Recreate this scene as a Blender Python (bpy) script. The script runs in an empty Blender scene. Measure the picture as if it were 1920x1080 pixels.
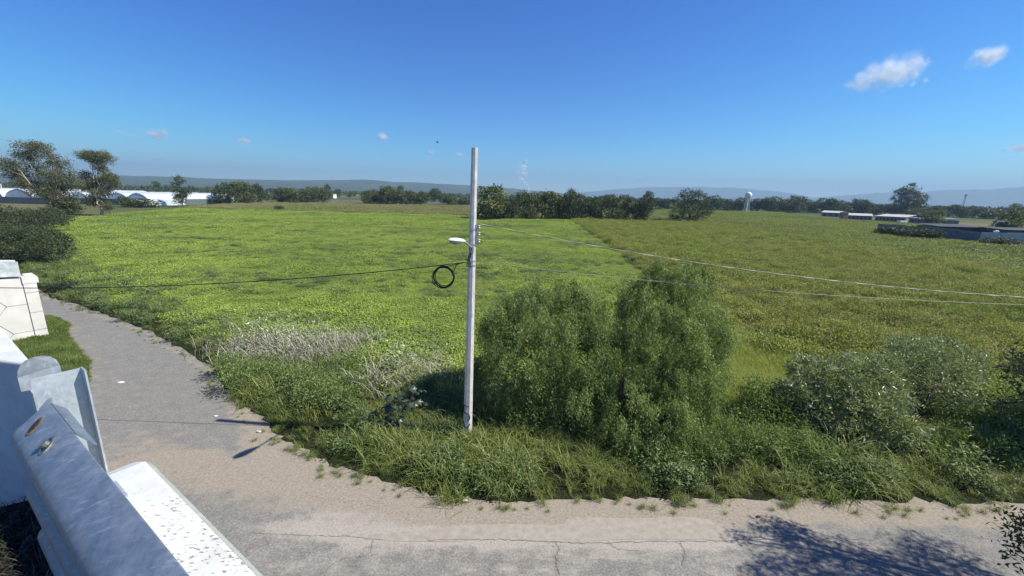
import bpy, math, random
import numpy as np
from mathutils import Matrix, Vector
RNG = np.random.default_rng(7)
sc = bpy.context.scene
COL = sc.collection

# ------------------------------------------------------------------ camera
H = 8.5; FPX = 770.0; YH = 365.0; ROLL = math.radians(1.46)
_p = math.atan((540 - YH) * math.cos(ROLL) / FPX)
_F = np.array([0, math.cos(_p), -math.sin(_p)]); _R0 = np.array([1., 0, 0]); _U0 = np.cross(_R0, _F)
_R = math.cos(ROLL) * _R0 + math.sin(ROLL) * _U0
_U = -math.sin(ROLL) * _R0 + math.cos(ROLL) * _U0
cam_data = bpy.data.cameras.new('camera'); cam = bpy.data.objects.new('camera', cam_data)
COL.objects.link(cam); sc.camera = cam
cam_data.sensor_width = 36; cam_data.lens = 36 * FPX / 1920
cam_data.clip_start = 0.05; cam_data.clip_end = 120000
M = Matrix.Identity(4)
for i in range(3):
    M[i][0] = _R[i]; M[i][1] = _U[i]; M[i][2] = -_F[i]
M[2][3] = H
cam.matrix_world = M

# ------------------------------------------------------------------ sky, sun, exposure
SUN_EL = math.radians(45.5)
SUN_DIR = np.array([0.996 * math.cos(SUN_EL), -0.087 * math.cos(SUN_EL), math.sin(SUN_EL)])
world = bpy.data.worlds.new('World'); sc.world = world; world.use_nodes = True
wn = world.node_tree; wn.nodes.clear()
sky = wn.nodes.new('ShaderNodeTexSky'); sky.sky_type = 'NISHITA'; sky.sun_disc = False
sky.sun_elevation = SUN_EL
sky.sun_rotation = math.atan2(SUN_DIR[0], SUN_DIR[1])
sky.altitude = 1900; sky.air_density = 1.0; sky.dust_density = 0.25; sky.ozone_density = 5.0
bgn = wn.nodes.new('ShaderNodeBackground'); bgn.inputs[1].default_value = 0.12
hsv = wn.nodes.new('ShaderNodeHueSaturation'); hsv.inputs['Saturation'].default_value = 1.12
wo = wn.nodes.new('ShaderNodeOutputWorld')
def wmul(a, c):
    n = wn.nodes.new('ShaderNodeMix'); n.data_type = 'RGBA'; n.blend_type = 'MULTIPLY'; n.inputs[0].default_value = 1
    wn.links.new(a, n.inputs[6]); n.inputs[7].default_value = (*c, 1); return n.outputs[2]
wn.links.new(sky.outputs[0], hsv.inputs['Color'])
_sep = wn.nodes.new('ShaderNodeSeparateColor'); _cmb = wn.nodes.new('ShaderNodeCombineColor'); wn.links.new(wmul(hsv.outputs[0], (0.12, 0.12, 0.12)), _sep.inputs[0])
for _k, (_g, _m) in enumerate(((2.25, 1.45), (1.56, 1.15), (1.0, 0.86))):
    _pw = wn.nodes.new('ShaderNodeMath'); _pw.operation = 'POWER'; _pw.inputs[1].default_value = _g; wn.links.new(_sep.outputs[_k], _pw.inputs[0])
    _ml = wn.nodes.new('ShaderNodeMath'); _ml.operation = 'MULTIPLY'; _ml.inputs[1].default_value = _m / 0.12; wn.links.new(_pw.outputs[0], _ml.inputs[0]); wn.links.new(_ml.outputs[0], _cmb.inputs[_k])
wn.links.new(_cmb.outputs[0], bgn.inputs[0]); wn.links.new(bgn.outputs[0], wo.inputs[0])
sun_data = bpy.data.lights.new('sun', 'SUN'); sun = bpy.data.objects.new('sun', sun_data); COL.objects.link(sun)
sun_data.energy = 5.0; sun_data.angle = math.radians(0.53); sun_data.color = (1.0, 0.945, 0.83)
sun.rotation_euler = Vector(SUN_DIR.tolist()).to_track_quat('Z', 'Y').to_euler()
vs = sc.view_settings
sc.display_settings.display_device = 'sRGB'
vs.view_transform = 'Standard'; vs.look = 'None'; vs.gamma = 1; vs.use_curve_mapping = False; vs.exposure = 0.75
sc.render.engine = 'CYCLES'
cy = sc.cycles
cy.max_bounces = 6; cy.diffuse_bounces = 3; cy.glossy_bounces = 2; cy.transmission_bounces = 3
cy.transparent_max_bounces = 96; cy.volume_bounces = 1; cy.use_denoising = True
cy.use_adaptive_sampling = False
cy.sample_clamp_indirect = 6

# ------------------------------------------------------------------ geometry helpers
def ray(x, y): return _F + (x - 960) / FPX * _R - (y - 540) / FPX * _U
def G(x, y, z=0.0):
    """place on a level surface that the photograph shows at this point"""
    v = ray(x, y); t = (z - H) / v[2]
    return np.array([t * v[0], t * v[1], z])
def depth(P): return float((np.array(P) - np.array([0, 0, H])) @ _F)
DV = np.array([-0.837, 0.547, 0]); NV = np.array([0.547, 0.837, 0])    # along the bridge, and outwards from it
def UV(u, v, z): return DV * u + NV * v + np.array([0, 0, z])

def mesh_from(name, V, F, mat=None, tint=None, smooth=False, uvs=None):
    """V (n,3); F list of arrays (m,k)"""
    me = bpy.data.meshes.new(name)
    V = np.asarray(V, dtype=np.float32)
    if not isinstance(F, (list, tuple)) or (len(F) and not hasattr(F[0], 'ndim')): F = [np.asarray(F)] if len(F) else []
    F = [np.asarray(f, dtype=np.int32) for f in F if len(f)]
    me.vertices.add(len(V)); me.vertices.foreach_set('co', V.ravel())
    nl = sum(f.size for f in F); nf = sum(len(f) for f in F)
    me.loops.add(nl); me.loops.foreach_set('vertex_index', np.concatenate([f.ravel() for f in F]))
    me.polygons.add(nf)
    tot = np.concatenate([np.full(len(f), f.shape[1], dtype=np.int32) for f in F])
    st = np.concatenate([[0], np.cumsum(tot)[:-1]]).astype(np.int32)
    me.polygons.foreach_set('loop_start', st); me.polygons.foreach_set('loop_total', tot)
    me.polygons.foreach_set('use_smooth', np.full(nf, bool(smooth)))
    me.update(calc_edges=True)
    if tint is not None:
        a = me.attributes.new('tint', 'FLOAT', 'FACE'); a.data.foreach_set('value', np.asarray(tint, dtype=np.float32))
    if uvs is not None:
        l = me.uv_layers.new(name='uv'); l.data.foreach_set('uv', np.asarray(uvs, dtype=np.float32).ravel())
    if mat: me.materials.append(mat)
    return me

class MB:
    def __init__(s): s.V = []; s.F = {}; s.n = 0
    def add(s, V, F):
        V = np.asarray(V, float).reshape(-1, 3); s.V.append(V)
        for f in F: s.F.setdefault(len(f), []).append([i + s.n for i in f])
        s.n += len(V); return s
    def box(s, c, size, ax=None):
        c = np.array(c, float); h = np.array(size, float) / 2
        ax = np.eye(3) if ax is None else np.array(ax)
        V = [c + sum(ax[k] * h[k] * sg[k] for k in range(3)) for sg in [(-1,-1,-1),(1,-1,-1),(1,1,-1),(-1,1,-1),(-1,-1,1),(1,-1,1),(1,1,1),(-1,1,1)]]
        return s.add(V, [(0,3,2,1),(4,5,6,7),(0,1,5,4),(1,2,6,5),(2,3,7,6),(3,0,4,7)])
    def prism(s, poly, z0, z1):
        n = len(poly)
        z0 = np.broadcast_to(z0, n); z1 = np.broadcast_to(z1, n)
        V = [(p[0], p[1], a) for p, a in zip(poly, z0)] + [(p[0], p[1], b) for p, b in zip(poly, z1)]
        return s.add(V, [tuple(range(n))[::-1], tuple(range(n, 2 * n))] + [(i, (i + 1) % n, n + (i + 1) % n, n + i) for i in range(n)])
    def tube(s, pts, rad, k=8, cap=True, phase=0.0):
        pts = np.array(pts, float); m = len(pts); rad = np.broadcast_to(rad, m)
        T = np.gradient(pts, axis=0); T /= np.linalg.norm(T, axis=1)[:, None] + 1e-12
        ref = np.array([0, 0, 1.]) if abs(T[0][2]) < 0.9 else np.array([1., 0, 0])
        V = []
        A = None
        for i in range(m):
            a = (ref if A is None else A); a = a - T[i] * (a @ T[i])
            if np.linalg.norm(a) < 1e-6: a = np.cross(T[i], [0.3, 0.5, 0.8])
            A = a / np.linalg.norm(a); B = np.cross(T[i], A)
            for j in range(k):
                t = 2 * math.pi * j / k + phase
                V.append(pts[i] + rad[i] * (math.cos(t) * A + math.sin(t) * B))
        F = [(i*k+j, i*k+(j+1)%k, (i+1)*k+(j+1)%k, (i+1)*k+j) for i in range(m-1) for j in range(k)]
        if cap: F += [tuple(range(k))[::-1], tuple((m-1)*k+j for j in range(k))]
        return s.add(V, F)
    def build(s, name, mat, parent=None, smooth=False, bevel=0.0):
        me = mesh_from(name, np.concatenate(s.V), [np.array(f) for f in s.F.values()], mat, smooth=smooth)
        return link(name, me, parent, bevel)

def link(name, me, parent=None, bevel=0.0):
    o = bpy.data.objects.new(name, me); COL.objects.link(o)
    if parent: o.parent = parent; o.matrix_parent_inverse = Matrix.Identity(4); o.location = (-Vector(parent.location)) if parent.parent is None and not parent.get('_local') else (0, 0, 0)
    if bevel:
        b = o.modifiers.new('bevel', 'BEVEL'); b.width = bevel; b.segments = 3; b.limit_method = 'ANGLE'
    return o
def tag(o, label=None, cat=None, group=None, kind=None):
    if label: o['label'] = label
    if cat: o['category'] = cat
    if group: o['group'] = group
    if kind: o['kind'] = kind
    return o
def empty(name, loc, label, cat, group=None, local=False):
    o = bpy.data.objects.new(name, None); COL.objects.link(o); o.location = [float(a) for a in loc]
    o.empty_display_size = 0.2
    if local: o['_local'] = 1
    return tag(o, label, cat, group)

# ------------------------------------------------------------------ materials
def nodes_of(name):
    m = bpy.data.materials.new(name); m.use_nodes = True; nt = m.node_tree; nt.nodes.clear()
    return m, nt, nt.nodes, nt.links
def N(nt, t, **kw):
    n = nt.nodes.new(t)
    for k, v in kw.items():
        if k in n.inputs: n.inputs[k].default_value = v
        else: setattr(n, k, v)
    return n
def ramp(nt, fac, stops):
    r = nt.nodes.new('ShaderNodeValToRGB'); e = r.color_ramp.elements
    while len(e) < len(stops): e.new(0.5)
    for k, (p, c) in enumerate(stops): e[k].position = p; e[k].color = (*c, 1) if len(c) == 3 else c
    nt.links.new(fac, r.inputs[0]); return r
def pos(nt): return N(nt, 'ShaderNodeNewGeometry').outputs['Position']
def noise(nt, scale, detail=4, rough=0.55, vec=None, dist=0.0):
    n = N(nt, 'ShaderNodeTexNoise'); n.inputs['Scale'].default_value = scale; n.inputs['Detail'].default_value = detail
    n.inputs['Roughness'].default_value = rough; n.inputs['Distortion'].default_value = dist
    nt.links.new(vec if vec is not None else pos(nt), n.inputs['Vector']); return n
def mapping(nt, vec, scale=(1,1,1), rot=(0,0,0)):
    m = N(nt, 'ShaderNodeMapping'); m.inputs['Scale'].default_value = scale; m.inputs['Rotation'].default_value = rot
    nt.links.new(vec, m.inputs['Vector']); return m.outputs[0]
def mixc(nt, fac, a, b, mode='MIX'):
    m = N(nt, 'ShaderNodeMix', data_type='RGBA', blend_type=mode)
    for s, v in ((0, fac), (6, a), (7, b)):
        if isinstance(v, (int, float)): m.inputs[s].default_value = v
        elif isinstance(v, tuple): m.inputs[s].default_value = (*v, 1)
        else: nt.links.new(v, m.inputs[s])
    return m.outputs[2]
def math_(nt, op, a, b=0.0, clamp=False):
    m = N(nt, 'ShaderNodeMath', operation=op, use_clamp=clamp)
    for s, v in ((0, a), (1, b)):
        if isinstance(v, (int, float)): m.inputs[s].default_value = v
        else: nt.links.new(v, m.inputs[s])
    return m.outputs[0]
def finish(nt, color, rough=0.8, metal=0.0, bump=None, bstr=0.3, bdist=0.02, spec=0.3):
    p = N(nt, 'ShaderNodeBsdfPrincipled'); o = N(nt, 'ShaderNodeOutputMaterial')
    if isinstance(color, tuple): p.inputs['Base Color'].default_value = (*color, 1)
    else: nt.links.new(color, p.inputs['Base Color'])
    if isinstance(rough, (int, float)): p.inputs['Roughness'].default_value = rough
    else: nt.links.new(rough, p.inputs['Roughness'])
    p.inputs['Metallic'].default_value = metal; p.inputs['Specular IOR Level'].default_value = spec
    if bump is not None:
        b = N(nt, 'ShaderNodeBump'); b.inputs['Strength'].default_value = bstr; b.inputs['Distance'].default_value = bdist
        nt.links.new(bump, b.inputs['Height']); nt.links.new(b.outputs[0], p.inputs['Normal'])
    nt.links.new(p.outputs[0], o.inputs[0]); return p
def m_simple(name, c, c2=None, scale=3.0, rough=0.8, metal=0.0, bstr=0.2, bdist=0.01, spec=0.3):
    m, nt, _, _ = nodes_of(name)
    n = noise(nt, scale, 6, 0.65)
    c2 = c2 or tuple(x * 0.7 for x in c)
    r = ramp(nt, n.outputs[0], [(0.3, c2), (0.65, c)])
    finish(nt, r.outputs[0], rough, metal, n.outputs[0], bstr, bdist, spec); return m
def m_leaf(name, cols, trans=0.35, patch=None, pscale=0.12, rough=0.55, spec=0.35):
    """cols: dark, mid, light leaf colours picked by the per-leaf 'tint'; patch: second colour mixed in by position"""
    m, nt, nd, lk = nodes_of(name)
    a = N(nt, 'ShaderNodeAttribute', attribute_name='tint')
    r = ramp(nt, a.outputs['Fac'], [(0.0, cols[0]), (0.5, cols[1]), (1.0, cols[2])])
    col = r.outputs[0]
    if patch:
        n = noise(nt, pscale, 4, 0.6); pr = ramp(nt, n.outputs[0], [(0.45, (0, 0, 0)), (0.62, (1, 1, 1))])
        col = mixc(nt, pr.outputs[0], col, mixc(nt, 1.0, col, patch, 'MULTIPLY'))
        n_b = noise(nt, pscale * 9, 4, 0.7); col = mixc(nt, 1.0, col, ramp(nt, n_b.outputs[0], [(0.34, (0.72, 0.76, 0.74)), (0.5, (1, 1, 1)), (0.66, (1.16, 1.13, 1.08))]).outputs[0], 'MULTIPLY')
    p = N(nt, 'ShaderNodeBsdfPrincipled'); lk.new(col, p.inputs['Base Color'])
    p.inputs['Roughness'].default_value = rough; p.inputs['Specular IOR Level'].default_value = spec
    t = N(nt, 'ShaderNodeBsdfTranslucent'); lk.new(mixc(nt, 1.0, col, (1.0, 1.0, 0.45), 'MULTIPLY'), t.inputs[0])
    mx = N(nt, 'ShaderNodeMixShader'); mx.inputs[0].default_value = trans
    lk.new(p.outputs[0], mx.inputs[1]); lk.new(t.outputs[0], mx.inputs[2])
    o = N(nt, 'ShaderNodeOutputMaterial'); lk.new(mx.outputs[0], o.inputs[0]); return m

# ground soil under plants, by field
def m_ground(name, dark, mid, light, s1=0.02, s2=0.9, patch=None):
    m, nt, nd, lk = nodes_of(name)
    n1 = noise(nt, s1, 5, 0.6); n2 = noise(nt, s2, 6, 0.7); n3 = noise(nt, s2 * 6, 4, 0.7)
    c = ramp(nt, n2.outputs[0], [(0.33, dark), (0.5, mid), (0.68, light)]).outputs[0]
    if patch:
        c = mixc(nt, ramp(nt, n1.outputs[0], [(0.46, (0,0,0)), (0.6, (1,1,1))]).outputs[0], c, patch)
    c = mixc(nt, 0.7, c, ramp(nt, n3.outputs[0], [(0.3, (0.45,0.45,0.45)), (0.7, (1.35,1.35,1.3))]).outputs[0], 'MULTIPLY')
    finish(nt, c, 0.95, 0, math_(nt, 'ADD', n2.outputs[0], n3.outputs[0]), 1.0, 0.12, 0.1); return m
M_farm = m_ground('farmland_soil', (0.03, 0.055, 0.015), (0.06, 0.09, 0.025), (0.11, 0.13, 0.04), 0.004, 0.3, (0.16, 0.14, 0.075))
M_meadow = m_ground('meadow_soil', (0.08, 0.115, 0.022), (0.14, 0.19, 0.04), (0.19, 0.24, 0.06), 0.03, 0.8, (0.10, 0.13, 0.04))
M_crop = m_ground('crop_soil', (0.045, 0.06, 0.018), (0.085, 0.10, 0.035), (0.125, 0.14, 0.05), 0.02, 0.8, (0.11, 0.11, 0.05))
M_crop2 = m_ground('far_crop_soil', (0.05, 0.08, 0.018), (0.10, 0.14, 0.035), (0.13, 0.17, 0.045), 0.015, 0.8, (0.13, 0.14, 0.055))
M_straw = m_ground('straw_grass_soil', (0.08, 0.10, 0.03), (0.14, 0.15, 0.055), (0.19, 0.19, 0.08), 0.03, 0.8, (0.12, 0.14, 0.05))
M_verge = m_ground('verge_soil', (0.012, 0.018, 0.008), (0.025, 0.035, 0.012), (0.05, 0.06, 0.02), 0.2, 2.0)
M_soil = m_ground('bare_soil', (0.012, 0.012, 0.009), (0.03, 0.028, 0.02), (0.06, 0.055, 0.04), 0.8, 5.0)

# ------------------------------------------------------------------ ground and fields
def poly_sheet(name, pts, z, mat):
    me = mesh_from(name, [(p[0], p[1], z) for p in pts], [np.array([list(range(len(pts)))])], mat)
    o = link(name, me); tag(o, kind='structure'); return o
def sub(pts, k=6, wob=0.0, seed=1):
    """resample a polyline smoothly (Catmull-Rom) with a little wobble"""
    r = np.random.default_rng(seed); P = np.array(pts, float); P = np.vstack([2*P[0]-P[1], P, 2*P[-1]-P[-2]]); out = []
    for i in range(1, len(P) - 2):
        for t in np.linspace(0, 1, k, endpoint=False):
            p0, p1, p2, p3 = P[i-1:i+3]
            out.append(0.5 * (2*p1 + (p2-p0)*t + (2*p0-5*p1+4*p2-p3)*t*t + (3*p1-p0-3*p2+p3)*t**3))
    out.append(P[-2]); out = np.array(out)
    if wob: out = out + r.normal(0, wob, out.shape)
    return out
poly_sheet('ground', [(-11500, -11500), (11500, -11500), (11500, 11500), (-11500, 11500)], 0.0, M_farm)

EDGE = [(-60, 47), (-37.2, 31.2), (-34.2, 29.5), (-29.6, 27.3), (-23.8, 24.2), (-19.6, 21.7), (-14.8, 18.3), (-11.5, 15.3), (-9.4, 13.8), (-8.2, 12.7),
        (-6.8, 11.8), (-5.1, 11.0), (-3.3, 10.4), (-2.0, 10.0), (-0.7, 9.85), (2.3, 9.95), (5.3, 10.15), (8.5, 10.2), (11.6, 10.25), (14.3, 10.25), (25, 10.3), (70, 10.4)]
EDGE_S = sub(EDGE, 9, 0.07, 3)
BORDER = [(12.2, 10.35), (12.9, 16.1), (14.1, 23.2), (15.1, 39.1), (17.5, 80), (21.1, 156)]         # between bright meadow and olive crop
TRACK = [G(1340, 420)[:2], (68.5, 128), G(1440, 440)[:2], G(1540, 455)[:2], G(1640, 475)[:2], (67.5, 60), G(1920, 515)[:2], (80, 40), (90, 10.4)]

verge_poly = list(EDGE_S + np.array([0.13, 0.20])) + [(70, 20), (40, 24), (12, 27), (-6, 32), (-25, 42), (-45, 60), (-70, 75)]
poly_sheet('verge_ground', verge_poly, 0.026, M_verge)
meadow = [(-58, 52), (-35.5, 33.5), (-24, 27), (-15, 21.5), (-7, 18), (0, 15.5)] + [tuple(p) for p in sub(BORDER, 5)[4:]] + [(21.1, 156), (-40, 160), (-90, 160), (-128, 160), (-118, 125), (-100, 90), (-75, 66)]
poly_sheet('meadow_ground', meadow, 0.030, M_meadow)
crop = [tuple(p) for p in sub(BORDER, 5)[::-1]][:-3] + [(30, 13.5), (88, 12.5)] + [tuple(p) for p in sub(TRACK, 4)[::-1]][2:] + [(60, 158)]
poly_sheet('crop_ground', crop, 0.034, M_crop)
crop2 = [tuple(p) for p in sub(TRACK, 4)] + [(180, 30), (190, 110), (185, 185), (170, 232), (210, 330), (120, 330), (83, 252)]
poly_sheet('far_crop_ground', crop2, 0.038, M_crop2)
straw = [(-128, 161), (-90, 161), (-40, 161), (22, 157), (62, 160), (66, 185), (20, 300), (-110, 300), (-150, 270), (-142, 205)]
poly_sheet('straw_grass_ground', straw, 0.042, M_straw)
poly_sheet('distant_track', [(72.5, 150), (76, 152), (135, 108), (180, 85), (180, 82), (134, 104.5)], 0.052, m_simple('pale_track', (0.2, 0.2, 0.09), (0.13, 0.15, 0.06), 0.5))

def norm(a): return a / (np.linalg.norm(a, axis=-1, keepdims=True) + 1e-9)
# road: one fine sheet whose dirt and wear come from where wheels and washed soil really are
def seg_dist(P, line):
    P = np.asarray(P, float)[:, :2]; L = np.asarray(line, float)[:, :2]; best = np.full(len(P), 1e9)
    for a, b in zip(L[:-1], L[1:]):
        ab = b - a; t = np.clip(((P - a) @ ab) / (ab @ ab), 0, 1)
        best = np.minimum(best, np.linalg.norm(P - (a + t[:, None] * ab), axis=1))
    return best
def grid_mesh(name, x0, x1, y0, y1, st, z, mat, attrs):
    xs = np.arange(x0, x1 + 1e-6, st); ys = np.arange(y0, y1 + 1e-6, st); nx, ny = len(xs), len(ys)
    X, Y = np.meshgrid(xs, ys); P = np.stack([X.ravel(), Y.ravel(), np.full(X.size, z)], 1)
    i = np.arange((nx-1)*(ny-1)); r, c = i // (nx-1), i % (nx-1); b = r*nx + c
    me = mesh_from(name, P, [np.stack([b, b+1, b+nx+1, b+nx], 1)], mat)
    for k, f in attrs.items():
        a = me.attributes.new(k, 'FLOAT', 'POINT'); a.data.foreach_set('value', f(P).astype(np.float32))
    return link(name, me)
SIDE_C = sub([(-60, 44.5), (-36, 29.0), (-28, 24.3), (-20.5, 19.2), (-15, 14.5), (-12, 11)], 6)
SIDE_L = SIDE_C + np.array([-0.5, -0.85]) * 0.95
SIDE_R = SIDE_C + np.array([0.5, 0.85]) * 0.75
def m_road():
    m, nt, nd, lk = nodes_of('dusty_asphalt')
    A = lambda n: N(nt, 'ShaderNodeAttribute', attribute_name=n).outputs['Fac']
    P = pos(nt)
    fine = noise(nt, 20, 4, 0.8); mid = noise(nt, 2.2, 6, 0.68); big = noise(nt, 0.35, 4, 0.6); grain = noise(nt, 14, 4, 0.7)
    vor = N(nt, 'ShaderNodeTexVoronoi'); vor.inputs['Scale'].default_value = 38; lk.new(P, vor.inputs['Vector'])
    asph = ramp(nt, fine.outputs[0], [(0.30, (0.12, 0.118, 0.106)), (0.5, (0.20, 0.195, 0.175)), (0.70, (0.32, 0.31, 0.28))]).outputs[0]
    asph = mixc(nt, 0.8, asph, ramp(nt, mid.outputs[0], [(0.3, (0.78, 0.79, 0.81)), (0.7, (1.12, 1.10, 1.07))]).outputs[0], 'MULTIPLY')
    pale = ramp(nt, fine.outputs[0], [(0.3, (0.235, 0.215, 0.185)), (0.7, (0.42, 0.385, 0.335))]).outputs[0]
    dirt = ramp(nt, grain.outputs[0], [(0.3, (0.20, 0.17, 0.13)), (0.5, (0.275, 0.24, 0.19)), (0.72, (0.35, 0.31, 0.25))]).outputs[0]
    # streaky masks: attribute + noise
    st = noise(nt, 1.0, 6, 0.7, mapping(nt, P, (0.35, 2.2, 1)))
    def mask(att, lo, hi, amt=0.9):
        s = math_(nt, 'ADD', A(att), math_(nt, 'MULTIPLY', math_(nt, 'SUBTRACT', math_(nt, 'ADD', math_(nt, 'MULTIPLY', mid.outputs[0], .5), math_(nt, 'MULTIPLY', st.outputs[0], .5)), 0.5), amt * 1.8))
        mr = N(nt, 'ShaderNodeMapRange', interpolation_type='SMOOTHSTEP'); mr.inputs[1].default_value = lo; mr.inputs[2].default_value = hi
        lk.new(s, mr.inputs[0]); return mr.outputs[0]
    c = mixc(nt, mask('worn', 0.35, 0.75), asph, pale)
    c = mixc(nt, mask('dirt', 0.35, 0.7), c, dirt)
    # cracks in the asphalt
    cr = N(nt, 'ShaderNodeTexVoronoi', feature='DISTANCE_TO_EDGE'); cr.inputs['Scale'].default_value = 0.42
    wv = N(nt, 'ShaderNodeVectorMath', operation='ADD'); lk.new(P, wv.inputs[0])
    wsc = N(nt, 'ShaderNodeVectorMath', operation='SCALE'); wsc.inputs['Scale'].default_value = 0.5; lk.new(noise(nt, 1.6, 5, 0.7).outputs['Color'], wsc.inputs[0]); lk.new(wsc.outputs[0], wv.inputs[1])
    lk.new(mapping(nt, wv.outputs[0], (1, 1.7, 1)), cr.inputs['Vector'])
    ck = math_(nt, 'MULTIPLY', math_(nt, 'LESS_THAN', cr.outputs['Distance'], 0.006), math_(nt, 'GREATER_THAN', big.outputs[0], 0.53))
    c = mixc(nt, math_(nt, 'MULTIPLY', ck, 0.22), c, (0.07, 0.065, 0.06))
    h = math_(nt, 'ADD', math_(nt, 'MULTIPLY', vor.outputs['Distance'], 0.6), math_(nt, 'ADD', fine.outputs[0], grain.outputs[0]))
    finish(nt, c, 0.92, 0, h, 0.35, 0.010, 0.15)
    return m
def smooth(a, lo, hi): t = np.clip((a - lo) / (hi - lo), 0, 1); return t * t * (3 - 2 * t)
def f_dirt(P):
    de = seg_dist(P, EDGE_S); x, y = P[:, 0], P[:, 1]
    front = smooth(x, -13, -7)                      # the shoulder of the main road is wider than the lane's
    d = (1 - smooth(de, 0.15, 0.55 + 0.75 * front)) * (0.55 + 0.45 * front)
    # washed soil fan across the junction
    fan = np.exp(-(((x + 8.5) * 0.35 + (y - 10.8) * 0.5) ** 2 + ((y - 10.9) * 0.9 + (x + 8.5) * 0.18) ** 2) * 0.55)
    fan2 = np.exp(-((x + 13.5) / 2.6) ** 2 - ((y - 10.6 ) / 0.8) ** 2)
    isl = 1 - smooth(seg_dist(P, ISLAND), 0.2, 1.3)
    lane = np.exp(-(seg_dist(P, SIDE_C - np.array([0.5, 0.85]) * 1.7) / 0.45) ** 2) * 0.5 * smooth(-x, 18, 24)
    return np.clip(d + 0.75 * fan + 0.7 * fan2 + 0.45 * isl + lane, 0, 1)
def f_worn(P):
    x, y = P[:, 0], P[:, 1]
    band = np.exp(-((y - 9.05 - 0.03 * np.sin(x)) / 0.42) ** 2) * smooth(x, -7, -3) * (1 - smooth(x, 4.5, 6.5)) * 0.9
    base = 0.46 * smooth(x, -11, -5) * (1 - smooth(y, 9.5, 11)) * (1 - 0.25 * smooth(x, 6, 10))
    tr = np.maximum(np.exp(-(seg_dist(P, SIDE_C) / 0.22) ** 2), 0) * 0.5 * smooth(-x, 14, 18)
    return np.clip(band + base + tr, 0, 1)
ISLAND = sub([(-30, 25.6), (-27.2, 24.0), (-25.6, 22.4), (-22.9, 20.4), (-20.6, 18.7), (-18.6, 16.7), (-17.5, 15.3), (-17.4, 14.2), (-18.5, 13.2), (-22, 13)], 5, 0.04, 5)
M_road = m_road()
o = grid_mesh('road', -42, 60, -12, 33, 0.3, 0.008, M_road, {'dirt': f_dirt, 'worn': f_worn}); tag(o, kind='structure')
M_patch = m_simple('pale_road_patch', (0.35, 0.31, 0.26), (0.26, 0.235, 0.195), 5, 0.92, 0, 0.4, 0.006)
_pp = [G(a, b_)[:2] for a, b_ in ((640, 1003), (760, 998), (900, 984), (1040, 985), (1062, 976), (1090, 970), (1200, 972), (1305, 970), (1345, 985), (1366, 1004), (1362, 1016), (1300, 1012), (1180, 1012), (1060, 1017), (940, 1013), (800, 1016), (700, 1012))]
poly_sheet('road_patch', sub(_pp + [_pp[0]], 5, 0.012, 21)[:-1], 0.014, M_patch)
M_crack = m_simple('crack_dirt', (0.19, 0.17, 0.15), (0.12, 0.108, 0.095), 12)
def crack(pts, w, seed):
    r_ = np.random.default_rng(seed); L_ = sub([G(a, b_)[:2] for a, b_ in pts], 14, 0.016, seed); T_ = norm(np.gradient(L_, axis=0)); Nn = np.c_[-T_[:, 1], T_[:, 0]]; ww = (w * r_.uniform(0.25, 1.0, len(L_)))[:, None]
    V = np.empty((2 * len(L_), 3)); V[0::2, :2] = L_ + Nn * ww; V[1::2, :2] = L_ - Nn * ww; V[:, 2] = 0.018; i = np.arange(len(L_) - 1) * 2
    tag(link('road_crack', mesh_from('road_crack', V, [np.stack([i, i + 1, i + 3, i + 2], 1)], M_crack)), kind='structure')
crack([(800, 1014), (920, 1012), (1010, 1015), (1100, 1019), (1220, 1016), (1330, 1015), (1450, 1012), (1620, 1010)], 0.010, 1)
crack([(1040, 1016), (1048, 1030), (1042, 1052), (1050, 1079)], 0.008, 2); crack([(1274, 1017), (1284, 1036), (1278, 1060)], 0.008, 3); crack([(1140, 1017), (1160, 1030), (1200, 1033)], 0.006, 4)
crack([(480, 1000), (560, 1004), (640, 1006), (720, 1012)], 0.006, 5); crack([(600, 1079), (640, 1050), (690, 1040), (700, 1013)], 0.006, 6)
poly_sheet('side_road', [(-42, 29.5), (-42, 34.0), (-70, 54.2), (-70, 49.5)], 0.012, M_road)
poly_sheet('grass_island', list(ISLAND) + [(-30, 8), (-34, 14), (-33, 24)], 0.022, M_verge)

# ------------------------------------------------------------------ leaf and plant geometry
def leaf_quads(base, axis, side, L, W, fold=0.25):
    """rhombic leaves: base point, axis direction, side direction, length, width -> V, F"""
    n = len(base); L = np.broadcast_to(L, n)[:, None]; W = np.broadcast_to(W, n)[:, None]
    axis = norm(axis); side = norm(side - axis * (side * axis).sum(1, keepdims=True)); up = np.cross(axis, side)
    V = np.empty((n, 4, 3), np.float32)
    V[:, 0] = base; V[:, 1] = base + axis * L * 0.45 + side * W * 0.5 + up * W * fold
    V[:, 2] = base + axis * L; V[:, 3] = base + axis * L * 0.45 - side * W * 0.5 + up * W * fold
    F = np.arange(n * 4, dtype=np.int32).reshape(n, 4)
    return V.reshape(-1, 3), F
def rand_dirs(n, r): return norm(r.normal(size=(n, 3)))
def lobes_points(lobes, n, r, shell=0.35):
    """points near the surfaces of ellipsoid lobes, outwards direction too; those deep within another lobe dropped"""
    lobes = np.array(lobes, float); w = (lobes[:, 3] * lobes[:, 4] + lobes[:, 5] * lobes[:, 4]); w /= w.sum()
    k = r.choice(len(lobes), n, p=w); d = rand_dirs(n, r)
    rad = 1 - shell * r.random(n) ** 1.3
    P = lobes[k, :3] + d * lobes[k, 3:6] * rad[:, None]
    keep = np.ones(n, bool)
    for j, lb in enumerate(lobes):
        q = ((P - lb[:3]) / lb[3:6]); ins = (q * q).sum(1) < 0.45
        keep &= ~(ins & (k != j))
    return P[keep], norm(d[keep] / lobes[k[keep], 3:6])
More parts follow.
